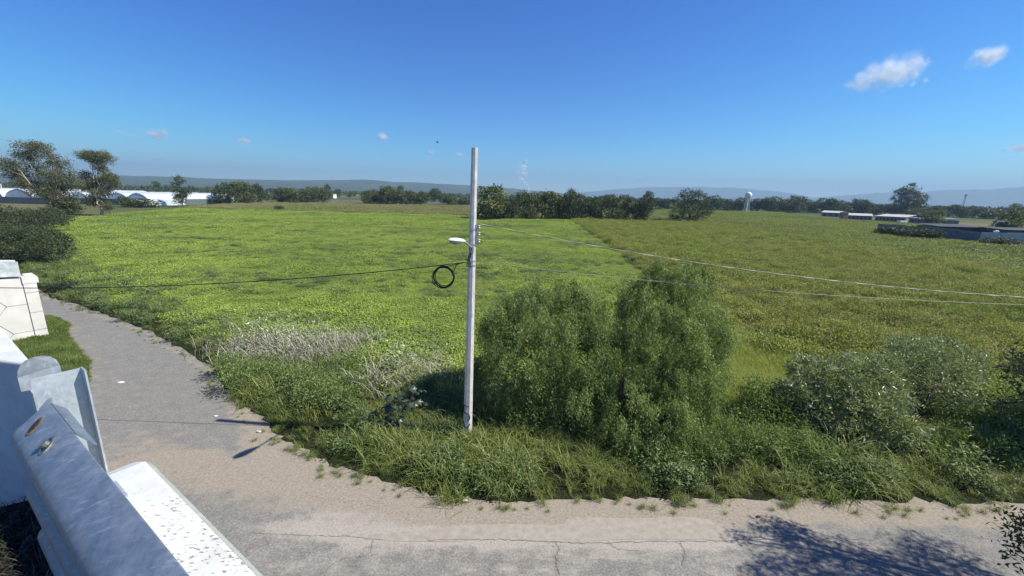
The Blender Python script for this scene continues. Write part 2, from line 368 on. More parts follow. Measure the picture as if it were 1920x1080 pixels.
def crown_mesh(name, lobes, nclump, per, csize, L, W, mat, seed=1, up=0.3, out=0.6, shell=0.45, tbase=0.45):
    r = np.random.default_rng(seed)
    P, D = lobes_points(lobes, nclump, r, shell); m = len(P)
    ct = r.normal(0, 0.16, m)
    C = np.repeat(P, per, 0) + r.normal(0, 1, (m * per, 3)) * csize * np.array([1, 1, 0.75])
    DD = np.repeat(D, per, 0)
    ax = norm(DD * out + rand_dirs(m * per, r) + np.array([0, 0, up]))
    sd = rand_dirs(m * per, r)
    n = len(C)
    V, F = leaf_quads(C, ax, sd, L * (0.7 + 0.6 * r.random(n)), W * (0.7 + 0.6 * r.random(n)))
    t = np.clip(tbase + np.repeat(ct, per) + r.normal(0, 0.17, n), 0, 1)
    return mesh_from(name, V, [F], mat, tint=t)
def limb(mb, a, b, r0, r1, r, k=6, seg=5, wob=0.06):
    a = np.array(a, float); b = np.array(b, float); n = np.linalg.norm(b - a)
    t = np.linspace(0, 1, seg)[:, None]; pts = a + (b - a) * t
    pts[1:-1] += r.normal(0, wob * n, (seg - 2, 3)) * 0.6
    mb.tube(pts, np.linspace(r0, r1, seg), k); return pts
M_bark = m_simple('bark', (0.13, 0.105, 0.08), (0.05, 0.04, 0.03), 12, 0.95, 0, 0.8, 0.02)
M_pale_bark = m_simple('pale_bark', (0.38, 0.35, 0.30), (0.22, 0.19, 0.15), 4, 0.9, 0, 0.4, 0.02)
def trunk_mb(lobes, r0, h0, seed, base=(0, 0, 0), spread=0.25, stems=1):
    r = np.random.default_rng(seed); mb = MB(); base = np.array(base, float)
    for s in range(stems):
        off = r.normal(0, 0.35, 3) * (stems > 1); off[2] = 0
        fork = base + off + np.array([r.normal(0, spread), r.normal(0, spread), h0])
        limb(mb, base + off * 0.6, fork, r0, r0 * 0.7, r, 8)
        for lb in lobes[s::stems]:
            c = np.array(lb[:3]) + base * 0
            p = limb(mb, fork, c, r0 * 0.5, r0 * 0.12, r, 6, 6, 0.07)
            for q in range(3):
                e = c + rand_dirs(1, r)[0] * np.array(lb[3:6]) * 0.75
                limb(mb, p[3 + q % 2], e, r0 * 0.16, r0 * 0.04, r, 4, 4)
    return mb

# ------------------------------------------------------------------ scatter by geometry nodes (only for stuff nobody could count)
def scatter(name, P, rotz, scl, idx, sources, label, tilt=None, cat=None):
    coll = bpy.data.collections.new(name + '_variants')
    for s in sources: coll.objects.link(s)
    me = bpy.data.meshes.new(name); me.vertices.add(len(P)); me.vertices.foreach_set('co', np.asarray(P, np.float32).ravel())
    R = np.zeros((len(P), 3), np.float32); R[:, 2] = rotz
    if tilt is not None: R[:, 0] = tilt
    a = me.attributes.new('rot', 'FLOAT_VECTOR', 'POINT'); a.data.foreach_set('vector', R.ravel())
    S = np.asarray(scl, np.float32); S = np.repeat(S[:, None], 3, 1) if S.ndim == 1 else S
    a = me.attributes.new('scl', 'FLOAT_VECTOR', 'POINT'); a.data.foreach_set('vector', np.ascontiguousarray(S).ravel())
    a = me.attributes.new('idx', 'INT', 'POINT'); a.data.foreach_set('value', np.asarray(idx, np.int32))
    o = bpy.data.objects.new(name, me); COL.objects.link(o)
    ng = bpy.data.node_groups.new(name, 'GeometryNodeTree')
    ng.interface.new_socket('Geometry', in_out='INPUT', socket_type='NodeSocketGeometry')
    ng.interface.new_socket('Geometry', in_out='OUTPUT', socket_type='NodeSocketGeometry')
    gi = ng.nodes.new('NodeGroupInput'); go = ng.nodes.new('NodeGroupOutput')
    ip = ng.nodes.new('GeometryNodeInstanceOnPoints'); ci = ng.nodes.new('GeometryNodeCollectionInfo')
    ci.inputs[0].default_value = coll; ci.inputs['Separate Children'].default_value = True; ci.inputs['Reset Children'].default_value = True
    def na(nm, t):
        x = ng.nodes.new('GeometryNodeInputNamedAttribute'); x.data_type = t; x.inputs[0].default_value = nm; return [q for q in x.outputs if q.enabled and q.name == 'Attribute'][0]
    L = ng.links
    L.new(gi.outputs[0], ip.inputs['Points']); L.new(ci.outputs[0], ip.inputs['Instance'])
    ip.inputs['Pick Instance'].default_value = True
    L.new(na('idx', 'INT'), ip.inputs['Instance Index']); L.new(na('rot', 'FLOAT_VECTOR'), ip.inputs['Rotation']); L.new(na('scl', 'FLOAT_VECTOR'), ip.inputs['Scale'])
    L.new(ip.outputs[0], go.inputs[0])
    md = o.modifiers.new('scatter', 'NODES'); md.node_group = ng
    return tag(o, label, cat, kind='stuff')
def source(name, me): return bpy.data.objects.new(name, me)

def inside(P, poly):
    P = np.asarray(P); poly = np.asarray([p[:2] for p in poly], float); x, y = P[:, 0], P[:, 1]; c = np.zeros(len(P), bool)
    j = len(poly) - 1
    for i in range(len(poly)):
        xi, yi = poly[i]; xj, yj = poly[j]
        if yi != yj:
            c ^= ((yi > y) != (yj > y)) & (x < (xj - xi) * (y - yi) / (yj - yi) + xi)
        j = i
    return c
def vnoise(P, s, seed=0):
    """smooth value noise 0..1 on the plane"""
    r = np.random.default_rng(seed); T = r.random((256, 256)); q = P[:, :2] * s + 100; i = np.floor(q).astype(int); f = q - i; f = f * f * (3 - 2 * f)
    g = lambda a, b: T[(i[:, 0] + a) % 256, (i[:, 1] + b) % 256]
    return (g(0,0)*(1-f[:,0])+g(1,0)*f[:,0])*(1-f[:,1]) + (g(0,1)*(1-f[:,0])+g(1,1)*f[:,0])*f[:,1]
def in_view(P, mx=60):
    Q = P - np.array([0, 0, H]); d = Q @ _F; x = 960 + FPX * (Q @ _R) / np.maximum(d, .1); y = 540 - FPX * (Q @ _U) / np.maximum(d, .1)
    return (d > 1) & (x > -mx - 0) & (x < 1920 + mx) & (y < 1080 + mx)
def rand_in(poly, n, r, z=0.0, mx=80):
    poly = np.array([p[:2] for p in poly]); lo = poly.min(0); hi = poly.max(0)
    P = np.c_[lo + (hi - lo) * r.random((n, 2)), np.full(n, z)]
    P = P[inside(P, poly)]; return P[in_view(P, mx)]

def weed_patch(seed, n, rad, h, L, W, mat, upr=0.5):
    r = np.random.default_rng(seed)
    nc = 14; cc = np.c_[r.normal(0, rad * 0.5, (nc, 2)), np.zeros(nc)]; k = r.integers(0, nc, n)
    hh = h * (0.5 + r.random(nc))
    B = cc[k] + np.c_[r.normal(0, rad * 0.2, (n, 2)), np.abs(r.random(n)) ** 0.7 * hh[k]]
    ax = norm(rand_dirs(n, r) * np.array([1, 1, 0.5]) + np.array([0, 0, upr]))
    sd = norm(np.cross(ax, [0, 0, 1.0]) + 0.45 * rand_dirs(n, r))
    V, F = leaf_quads(B, ax, sd, L * (0.6 + 0.8 * r.random(n)), W * (0.6 + 0.8 * r.random(n)))
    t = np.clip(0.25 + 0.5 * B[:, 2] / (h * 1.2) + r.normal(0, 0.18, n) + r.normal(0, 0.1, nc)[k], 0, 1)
    return mesh_from('weed_patch', V, [F], mat, tint=t)
def grass_tuft(seed, nb, h, w, spread, mat, bend=0.6, seg=4, dry=0.1):
    r = np.random.default_rng(seed); th = r.random(nb) * 2 * math.pi; a0 = np.abs(r.normal(0, 0.35, nb)); hh = h * (0.45 + 0.65 * r.random(nb))
    base = np.c_[r.normal(0, spread, (nb, 2)), np.zeros(nb)]
    D = np.c_[np.cos(th), np.sin(th), np.zeros(nb)]; S = np.c_[-np.sin(th), np.cos(th), np.zeros(nb)]
    b = bend * (0.4 + r.random(nb))
    V = np.zeros((nb, 2 * seg + 1, 3), np.float32); Pt = base.copy(); ang = a0.copy()
    for s in range(seg + 1):
        if s: 
            ang = ang + b * (s / seg) * 0.9
            Pt = Pt + (hh / seg)[:, None] * (np.sin(ang)[:, None] * D + np.cos(ang)[:, None] * np.array([0, 0, 1.]))
        ww = w * (1 - (s / seg) ** 1.5) * 0.5
        if s < seg: V[:, 2*s] = Pt - S * ww; V[:, 2*s+1] = Pt + S * ww
        else: V[:, 2*s] = Pt
    o = (np.arange(nb) * (2 * seg + 1))[:, None]
    Q = np.concatenate([o + np.array([2*s, 2*s+1, 2*s+3, 2*s+2]) for s in range(seg - 1)]); T = o + np.array([2*seg-2, 2*seg-1, 2*seg])
    tb = np.clip(0.45 + r.normal(0, 0.2, nb), 0, 0.85); tb[r.random(nb) < dry] = 1.0
    return mesh_from('grass_tuft', V.reshape(-1, 3), [Q, T], mat, tint=np.concatenate([np.tile(tb, seg - 1), tb]))

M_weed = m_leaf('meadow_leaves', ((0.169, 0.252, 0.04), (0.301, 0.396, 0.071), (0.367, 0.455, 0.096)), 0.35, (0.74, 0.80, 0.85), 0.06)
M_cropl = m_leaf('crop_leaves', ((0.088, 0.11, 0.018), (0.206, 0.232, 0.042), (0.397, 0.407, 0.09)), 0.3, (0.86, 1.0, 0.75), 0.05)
M_crop2l = m_leaf('far_crop_leaves', ((0.111, 0.153, 0.022), (0.212, 0.262, 0.043), (0.298, 0.347, 0.068)), 0.3, (0.85, 0.8, 0.9), 0.02)
M_strawl = m_leaf('straw_grass_blades', ((0.138, 0.149, 0.046), (0.253, 0.253, 0.092), (0.368, 0.333, 0.149)), 0.3, (0.75, 0.9, 0.6), 0.02)
M_grass = m_leaf('tall_grass_blades', ((0.067, 0.105, 0.018), (0.171, 0.235, 0.046), (0.441, 0.457, 0.184)), 0.4, (0.68, 0.78, 0.75), 0.35)
M_lime = m_leaf('lime_grass_blades', ((0.23, 0.286, 0.054), (0.38, 0.44, 0.108), (0.483, 0.495, 0.198)), 0.45)
M_forb = m_leaf('forb_leaves', ((0.054, 0.09, 0.024), (0.12, 0.18, 0.054), (0.288, 0.348, 0.144)), 0.3, (0.7, 0.8, 0.8), 0.5)

r = np.random.default_rng(11)
# meadow weeds
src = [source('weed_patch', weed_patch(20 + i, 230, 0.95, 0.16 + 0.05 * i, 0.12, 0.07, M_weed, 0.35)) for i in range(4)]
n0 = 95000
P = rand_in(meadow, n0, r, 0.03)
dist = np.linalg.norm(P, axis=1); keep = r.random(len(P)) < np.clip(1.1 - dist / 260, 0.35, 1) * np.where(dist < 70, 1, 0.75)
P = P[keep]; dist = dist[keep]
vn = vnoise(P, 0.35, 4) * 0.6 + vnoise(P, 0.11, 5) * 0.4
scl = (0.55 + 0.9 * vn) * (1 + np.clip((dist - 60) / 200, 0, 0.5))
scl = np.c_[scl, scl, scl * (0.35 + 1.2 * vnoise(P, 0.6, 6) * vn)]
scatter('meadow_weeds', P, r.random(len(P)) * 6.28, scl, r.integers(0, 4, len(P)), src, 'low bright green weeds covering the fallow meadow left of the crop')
# taller dark tussocks in uneven rows, mid meadow
P = rand_in([(-60, 50), (60, 50), (60, 150), (-120, 150)], 2600, r, 0.03); P = P[inside(P, meadow)]
P = P[(vnoise(P * np.array([0.4, 1.6, 1]), 0.09, 8) > 0.62)]
# crop plants
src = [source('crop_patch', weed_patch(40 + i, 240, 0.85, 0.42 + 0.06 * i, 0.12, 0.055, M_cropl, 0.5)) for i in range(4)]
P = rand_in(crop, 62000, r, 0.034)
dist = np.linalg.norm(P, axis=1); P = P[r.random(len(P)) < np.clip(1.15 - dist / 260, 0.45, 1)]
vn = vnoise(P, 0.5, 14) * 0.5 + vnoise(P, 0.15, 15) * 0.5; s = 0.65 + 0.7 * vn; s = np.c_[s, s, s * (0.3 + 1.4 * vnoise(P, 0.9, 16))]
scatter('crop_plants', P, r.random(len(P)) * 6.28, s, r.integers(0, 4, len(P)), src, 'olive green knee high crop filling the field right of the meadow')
src = [source('far_crop_patch', weed_patch(60 + i, 160, 1.5, 0.3, 0.24, 0.12, M_crop2l, 0.5)) for i in range(3)]
P = rand_in(crop2, 16000, r, 0.04)
scatter('far_crop_plants', P, r.random(len(P)) * 6.28, 0.8 + 0.5 * r.random(len(P)), r.integers(0, 3, len(P)), src, 'even yellowish green crop in the farther field by the grey compound wall')
src = [source('straw_patch', weed_patch(70 + i, 150, 1.6, 0.45, 0.3, 0.07, M_strawl, 0.9)) for i in range(3)]
P = rand_in(straw, 15000, r, 0.042)
scatter('straw_grass', P, r.random(len(P)) * 6.28, 0.8 + 0.6 * r.random(len(P)), r.integers(0, 3, len(P)), src, 'pale straw coloured grass beyond the meadow in front of the far trees')

sp = [G(1480, 452)[:2], G(1560, 478)[:2], G(1640, 492)[:2], G(1850, 512)[:2], G(1900, 500)[:2], G(1790, 488)[:2], G(1640, 474)[:2], G(1540, 456)[:2]]
P = rand_in(sp, 4200, r, 0.2); P = P[vnoise(P, 0.12, 41) > 0.38]; scatter('dry_crop_patch', P, r.random(len(P)) * 6.28, 0.28 + 0.25 * r.random(len(P)), r.integers(0, 3, len(P)), src, 'pale straw coloured patch where the crop has dried by the boundary')
# verge: tall arching grass, in mounds, on the road's edge
src = [source('grass_tuft', grass_tuft(80 + i, 60, 0.75 + 0.12 * i, 0.020, 0.16, M_grass, 0.75 + 0.1 * i, 4, 0.24)) for i in range(4)]
vp = list(EDGE_S) + [(70, 17), (40, 17.5), (14, 17.5), (4, 17), (-3, 17.5), (-9, 20), (-15, 23.5), (-24, 29), (-36, 36), (-60, 55)]
P = rand_in(vp, 38000, r, 0.03)
de = seg_dist(P, EDGE_S); dist = np.linalg.norm(P, axis=1)
keep = (de > 0.0) & (r.random(len(P)) < np.clip((de + 0.45) / 0.6, 0, 1)) & (r.random(len(P)) < np.where(dist < 26, 1.0, 0.6))
P = P[keep]; de = de[keep]
vn = vnoise(P, 0.9, 24) * 0.55 + vnoise(P, 0.3, 25) * 0.45
s = (0.36 + 0.56 * smooth(de, 0, 1.3)) * (0.30 + 1.75 * vn ** 1.6) * np.where(P[:, 0] < -12, 0.75, 1.12)
s = s * np.where((P[:, 0] > 5) & (P[:, 1] > 12.0), 0.55, 1.0); wide = 0.8 + 0.5 * r.random(len(P))
scatter('verge_grass', P, r.random(len(P)) * 6.28, np.c_[s * wide, s * wide, s], r.integers(0, 4, len(P)), src, 'tall arching wild grass crowding the edge of both roads', tilt=r.normal(0, 0.12, len(P)))
P = rand_in([(-38, 8), (40, 8), (40, 12), (-4, 12), (-38, 33)], 60000, r, 0.012); de = seg_dist(P, EDGE_S)
P = P[(~inside(P, list(EDGE_S) + verge_poly[len(EDGE_S):])) & (de < 0.55) & (r.random(len(P)) < 0.55 * np.exp(-de / 0.16) * (0.2 + 1.3 * vnoise(P, 1.3, 51)))]
scatter('edge_sprigs', P, r.random(len(P)) * 6.28, 0.12 + 0.22 * r.random(len(P)), r.integers(0, 4, len(P)), src, 'short sprigs creeping from the verge over the dusty road edge')
# leafy forbs mixed in
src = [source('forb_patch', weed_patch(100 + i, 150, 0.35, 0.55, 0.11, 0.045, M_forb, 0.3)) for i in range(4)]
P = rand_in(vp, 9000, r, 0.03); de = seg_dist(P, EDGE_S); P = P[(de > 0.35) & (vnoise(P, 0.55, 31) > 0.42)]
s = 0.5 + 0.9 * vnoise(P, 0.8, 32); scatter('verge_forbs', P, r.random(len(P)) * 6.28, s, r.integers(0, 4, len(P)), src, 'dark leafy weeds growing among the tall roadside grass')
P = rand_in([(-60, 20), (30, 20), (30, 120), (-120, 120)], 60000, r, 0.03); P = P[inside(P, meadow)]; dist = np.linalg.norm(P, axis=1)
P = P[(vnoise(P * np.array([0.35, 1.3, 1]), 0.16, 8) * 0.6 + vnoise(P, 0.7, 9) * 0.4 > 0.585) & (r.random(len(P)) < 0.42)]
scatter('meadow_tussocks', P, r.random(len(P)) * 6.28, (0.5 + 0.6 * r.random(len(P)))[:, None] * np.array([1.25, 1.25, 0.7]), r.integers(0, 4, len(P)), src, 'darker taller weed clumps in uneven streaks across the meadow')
P = rand_in([(-60, 20), (30, 20), (30, 90), (-110, 90)], 40000, r, 0.03); P = P[inside(P, meadow)]
P = P[(vnoise(P, 0.22, 61) * 0.5 + vnoise(P, 0.8, 62) * 0.5 > 0.66)]
scatter('meadow_dry_stalks', P, r.random(len(P)) * 6.28, 0.35 + 0.5 * r.random(len(P)), r.integers(0, 3, len(P)), [source('stalk_tuft', grass_tuft(150 + i, 40, 0.7, 0.02, 0.35, M_strawl, 0.7, 4, 0.3)) for i in range(3)], 'pale dry stalks standing in patches among the meadow weeds')
# fine lime grass strip along the field boundary
src = [source('lime_tuft', grass_tuft(120 + i, 70, 0.8, 0.016, 0.22, M_lime, 0.35, 4, 0.15)) for i in range(3)]
lp = [(8.5, 15.5), (12.9, 15.2), (14.6, 19), (14.8, 23.5), (13.8, 25.8), (11.2, 24.5), (9.8, 20)]
P = rand_in(lp, 2600, r, 0.03); s = 0.7 + 0.6 * vnoise(P, 0.6, 33)
scatter('lime_grass', P, r.random(len(P)) * 6.28, s, r.integers(0, 3, len(P)), src, 'bright yellow green feathery grass strip between pepper tree and crop')
# grass on the island by the panel wall
src = [source('short_tuft', grass_tuft(130 + i, 50, 0.32, 0.02, 0.14, M_grass, 0.5)) for i in range(3)]
isl_poly = list(ISLAND) + [(-30, 8), (-34, 14), (-33, 24)]
P = rand_in(isl_poly, 26000, r, 0.022); de = seg_dist(P, ISLAND); s = 0.5 + 0.6 * smooth(de, 0, 0.8) * (0.5 + vnoise(P, 0.8, 35))
scatter('island_grass', P, r.random(len(P)) * 6.28, s, r.integers(0, 3, len(P)), src, 'short green grass between the lane and the white panel wall')
# ------------------------------------------------------------------ hills
def hills(name, pts, D, mat, dep, seed):
    r = np.random.default_rng(seed); xs = np.linspace(pts[0][0], pts[-1][0], 420); ys = np.interp(xs, [p[0] for p in pts], [p[1] for p in pts])
    ys = ys + np.convolve(r.normal(0, 1.2, 420), np.ones(9) / 9, 'same') * 0.9
    V = []; rows = 14
    prof = np.linspace(0, 1, rows)
    nz = r.normal(0, 1, (rows, 420)); nz = np.apply_along_axis(lambda a: np.convolve(a, np.ones(7) / 7, 'same'), 1, nz)
    for k, q in enumerate(prof):
        for i in range(420):
            v = ray(xs[i], ys[i]); hv = v[:2] / np.linalg.norm(v[:2]); top = H + D * v[2] / np.linalg.norm(v[:2])
            if q <= 0.7: t = q / 0.7; z = top * (t ** 1.15); dd = D - dep * (1 - t)
            else: t = (q - 0.7) / 0.3; z = top * (1 - t) ; dd = D + dep * 0.8 * t
            z = z + (nz[k, i] * top * 0.05 if 0 < k < rows - 1 and q < 0.69 else 0)
            V.append((hv[0] * dd, hv[1] * dd, max(z, -1) if 0 < k < rows - 1 else -2))
    n = 420; F = [(k*n+i, k*n+i+1, (k+1)*n+i+1, (k+1)*n+i) for k in range(rows-1) for i in range(n-1)]
    o = link(name, mesh_from(name, V, [np.array(F)], mat, smooth=True)); tag(o, kind='structure'); return o
M_hill = m_ground('hill_scrub', (0.03, 0.045, 0.02), (0.05, 0.07, 0.03), (0.09, 0.095, 0.05), 0.0008, 0.004)
hills('hills', [(-300, 322), (0, 326), (100, 332), (190, 331), (230, 329), (330, 331), (400, 335), (480, 337), (560, 338), (640, 337.5), (690, 336.5), (740, 341), (800, 343), (870, 347), (900, 348.5), (960, 353), (1000, 357), (1060, 363), (1110, 368)], 3900, M_hill, 1500, 1)
hills('hills', [(1020, 366), (1080, 362), (1150, 355), (1200, 351), (1300, 350), (1380, 352), (1440, 357), (1480, 362), (1525, 371), (1560, 368), (1640, 362), (1680, 360), (1740, 359), (1780, 356), (1850, 355), (1920, 350), (2100, 345), (2300, 352)], 9300, M_hill, 1500, 2)

# ------------------------------------------------------------------ far trees
FT = [((0.03, 0.048, 0.015), (0.065, 0.09, 0.03), (0.13, 0.16, 0.06)), ((0.05, 0.07, 0.02), (0.105, 0.13, 0.04), (0.19, 0.21, 0.075)), ((0.06, 0.07, 0.035), (0.11, 0.125, 0.06), (0.18, 0.19, 0.1))]
M_ft = [m_leaf('tree_leaves_%s' % n, c, 0.2) for n, c in zip(('dark', 'green', 'grey_green'), FT)]
def proto(name, lobes, mat, seed, ncl, per, cs, L, W, r0=0.25, h0=1.6, bark=None, **kw):
    return (name, crown_mesh('crown', lobes, ncl, per, cs, L, W, mat, seed, **kw), trunk_mb(lobes[:6], r0, h0, seed), bark or M_bark)
def rlobes(seed, n, w, h, z0, rr):
    r = np.random.default_rng(seed); out = []
    for i in range(n):
        t = r.random(); z = z0 + (h - z0) * t; a = r.random() * 6.28; d = w * (0.28 + 0.42 * r.random()) * math.sqrt(max(0.1, 1 - (2 * t - 0.9) ** 2 * 0.8)); q = rr * (0.7 + 0.6 * r.random())
        out.append((d * math.cos(a), d * math.sin(a), z, q, q, q * 0.85))
    return out
PROTOS = {}
def defproto(key, name, W, Ht, nl, rr, mat, seed, ncl=330, per=13, z0=1.3, L=0.5, Wd=0.3, cs=0.42, bark=None, **kw):
    lobes = rlobes(seed, nl, W / 2, Ht - rr * 0.7, z0, rr)
    me = crown_mesh('crown', lobes, ncl, per, cs, L, Wd, mat, seed, **kw)
    tm = trunk_mb(lobes[:7], 0.2, min(1.8, Ht * 0.22), seed)
    tme = mesh_from('trunk', np.concatenate(tm.V), [np.array(f) for f in tm.F.values()], bark or M_bark)
    V = np.empty(len(me.vertices) * 3, np.float32); me.vertices.foreach_get('co', V); V = V.reshape(-1, 3)
    q = np.percentile(V, [1, 99], axis=0)
    PROTOS[key] = (name, me, tme, q[1][0] - q[0][0], q[1][2])
for i in range(4): defproto('d%d' % i, 'broadleaf_tree', 9, 8, 15, 1.7, M_ft[0], 200 + i)
for i in range(4): defproto('g%d' % i, 'broadleaf_tree', 8.5, 8, 15, 1.6, M_ft[1], 210 + i)
for i in range(2): defproto('y%d' % i, 'broadleaf_tree', 8, 7, 12, 1.6, M_ft[1], 220 + i, z0=1.0, tbase=0.75)
for i in range(2): defproto('t%d' % i, 'tall_tree', 6, 11, 13, 1.5, M_ft[0], 230 + i, z0=2.5, ncl=300)
for i in range(3): defproto('s%d' % i, 'shrub', 4, 2.4, 8, 0.9, M_ft[0], 240 + i, ncl=200, per=10, z0=0.5, L=0.3, Wd=0.2, cs=0.25)
def far_tree(key, x, yb, yt, w, label, group=None, cat='tree', D=None):
    name, cm, tm, pw, ph = PROTOS[key]
    if D is None: P = G(x, yb); dp = depth(P); hgt = (yb - yt) * dp / FPX
    else:
        v = ray(x, yt); P = np.array([v[0] * D, v[1] * D, 0]); dp = D; hgt = H + v[2] * D
    o = empty(name, P, label, cat, group, local=True)
    c = link('crown', cm, o); t = link('trunk', tm, o)
    wm = w * dp / FPX; o.scale = (wm / pw, wm / pw, hgt / ph); o.rotation_euler = (0, 0, (x * 37 % 628) / 100)
    return o
gA = 'trees at the left beside and behind the white tunnels'
for a in [('d0', 432, 383, 345, 44, 'dark round tree touching the right end of the white tunnel greenhouse'),
          ('g0', 459, 383, 343, 46, 'tallest of the three trees just right of the white tunnel greenhouse'),
          ('d1', 484, 382, 347, 34, 'rightmost of the three trees just right of the white tunnel greenhouse'),
          ('t0', 342, 388, 333, 26, 'thin dark tree standing in front of the white tunnel roofs'),
          ('t1', 296, 362, 341, 16, 'small far tree rising behind the white tunnel roofs'),
          ('s0', 236, 388, 369, 26, 'small tree in front of the arched ends of the white tunnels'),
          ('s1', 268, 389, 373, 40, 'wide bush below the arched ends of the white tunnels'),
          ('d2', 210, 384, 366, 22, 'small bushy tree at the left corner of the white tunnels'),
          ('t0', 128, 407, 352, 46, 'dark low tree between the two big eucalyptus trees')]: far_tree(*a, group=gA)
gB = 'loose row of trees left of the concrete pole'
for a in [('d1', 529, 381, 353, 36, 'first tree of the dark clump left of the small white house'), ('g1', 551, 382, 354, 38, 'second tree from the left in the clump left of the small white house'),
          ('d2', 575, 382, 356, 38, 'third tree from the left in the clump left of the small white house'), ('g2', 598, 381, 352, 38, 'tree at the right end of the clump next to the small white house'),
          ('t1', 615, 372, 347, 14, 'slim dark tree rising right behind the small white house'), ('d3', 634, 370, 355, 14, 'tiny dark round tree right of the small white house'),
          ('g3', 694, 384, 357, 32, 'pale round bush tree standing alone before the long pale wall'), ('d0', 716, 384, 356, 30, 'dark tree at the left of the group in front of the long wall'),
          ('y0', 737, 385, 351, 36, 'tall pale green tree in the group in front of the long wall'), ('t0', 752, 385, 350, 20, 'narrow tree with the highest tip in the group before the long wall'),
          ('g0', 768, 385, 359, 30, 'light tree right of the narrow tipped one before the long wall'), ('g2', 789, 385, 361, 34, 'low wide tree at the right end of the group before the long wall'),
          ('d3', 814, 379, 355, 30, 'very dark dome shaped tree left of the concrete pole'), ('g1', 842, 386, 364, 36, 'low grey green tree beside the dark dome shaped one'),
          ('s2', 867, 386, 372, 26, 'low bush tree just left of the concrete pole'), ('s0', 524, 395, 386, 18, 'lone bush in the pale grass left of centre')]: far_tree(*a, group=gB)
gC = 'dense row of trees right of the concrete pole'
for a in [('y1', 925, 411, 352, 62, 'feathery pale green tree immediately right of the concrete pole'), ('d1', 958, 412, 373, 36, 'low very dark tree next to the feathery pale one'),
          ('g0', 984, 411, 362, 44, 'green tree below the white smoke plume'), ('g2', 1014, 411, 363, 44, 'second green tree right of the smoke plume'),
          ('y0', 1041, 411, 362, 42, 'lighter green tree in the middle of the dense row'), ('d2', 1062, 412, 359, 42, 'tallest dark tree in the middle of the dense row'),
          ('g3', 1090, 412, 366, 42, 'yellowish green tree right of the tallest dark one in the row'), ('g1', 1116, 413, 371, 36, 'low tree in the dip of the dense row'),
          ('g0', 1150, 414, 369, 52, 'wide rounded grey green tree near the right end of the dense row'), ('d3', 1180, 414, 372, 40, 'dark tree second from the right end of the dense row'),
          ('d0', 1204, 416, 372, 36, 'tree at the right end of the dense row'), ('t1', 1214, 404, 361, 26, 'pointed tree looking over the right end of the dense row')]: far_tree(*a, group=gC)
# the lone tree in the fields
far_tree('d2', 1284, 418, 368, 62, 'big lone dark tree standing between the two crop fields, its lower left part')

gD = 'belt of trees along the far side of the right hand fields'
rr = np.random.default_rng(5); tops = {1343: 369, 1365: 374, 1388: 372, 1422: 374, 1440: 372, 1462: 371, 1484: 374, 1500: 369, 1520: 376, 1545: 373, 1562: 375, 1585: 379, 1605: 381, 1620: 375, 1642: 384, 1662: 384, 1680: 388,
         1728: 392, 1765: 388, 1783: 386, 1805: 386, 1828: 388, 1848: 391, 1866: 393, 1912: 388, 1928: 390, 1950: 388, 1232: 372, 1250: 374, 1322: 378, 1138: 366, 1168: 367}
_w = lambda x: ('behind the right end of the dense tree row' if x < 1190 else 'between the dense row and the big lone tree' if x < 1260 else 'just right of the big lone tree' if x < 1380 else 'close to the water tower' if x < 1450 else 'right of the water tower' if x < 1535
                else 'above the small shed left of the brick tower' if x < 1590 else 'behind the long sheds' if x < 1672 else 'around the foot of the tallest eucalyptus' if x < 1740 else 'between tallest eucalyptus and radio mast' if x < 1800 else 'near the radio mast' if x < 1840 else 'at the right end of the belt')
_x = sorted(tops); _seen = {}; BELT = []
for _q in _x:
    _k = _w(_q); _seen[_k] = _seen.get(_k, 0) + 1; _n = sum(_w(z) == _k for z in _x)
    BELT.append(('belt tree ' if _n == 1 else ['leftmost', 'second from left', 'third from left', 'fourth from left', 'fifth from left', 'sixth from left'][_seen[_k] - 1] + ' belt tree ') + _k)
keys = ['d0', 'g1', 'd3', 'd1', 'g3', 'd2']
for i, (x, y) in enumerate(sorted(tops.items())):
    far_tree(keys[i % 6], x, 0, y - 1, 32 + 8 * rr.random(), BELT[i], gD, D=330 - 40 * (x > 1700) + 20 * rr.random())
far_tree('y0', 1746, 421, 395, 40, 'yellowish round tree at the right end of the long sheds')
far_tree('y1', 1890, 436, 396, 46, 'yellow green willowy tree behind the curved street lamp')
far_tree('t1', 1908, 432, 382, 22, 'hazy tall tree above the belt at the right edge', D=560)
for a in [('s0', 1664, 441, 427, 40, 'left end bush of the hedge at the grey compound wall'), ('s1', 1690, 443, 425, 44, 'second bush from the left in the hedge at the compound wall'),
          ('s2', 1722, 447, 428, 44, 'third bush of the hedge, biggest and next to the dark wall'), ('s0', 1750, 449, 431, 36, 'bush against the dark side of the compound wall'),
          ('s1', 1878, 460, 446, 44, 'dark bush in front of the sunlit compound wall'),
          ('s1', 1462, 447, 440, 30, 'left one of two low bushes on the line between the crops'), ('s2', 1530, 458, 449, 38, 'right one of two low bushes on the line between the crops'),
          ('s0', 1740, 492, 480, 32, 'dark low bush in the straw coloured patch of the crop'), ('s2', 1335, 434, 428, 10, 'tiny bush in the crop right of the lone tree')]: far_tree(*a, cat='shrub')

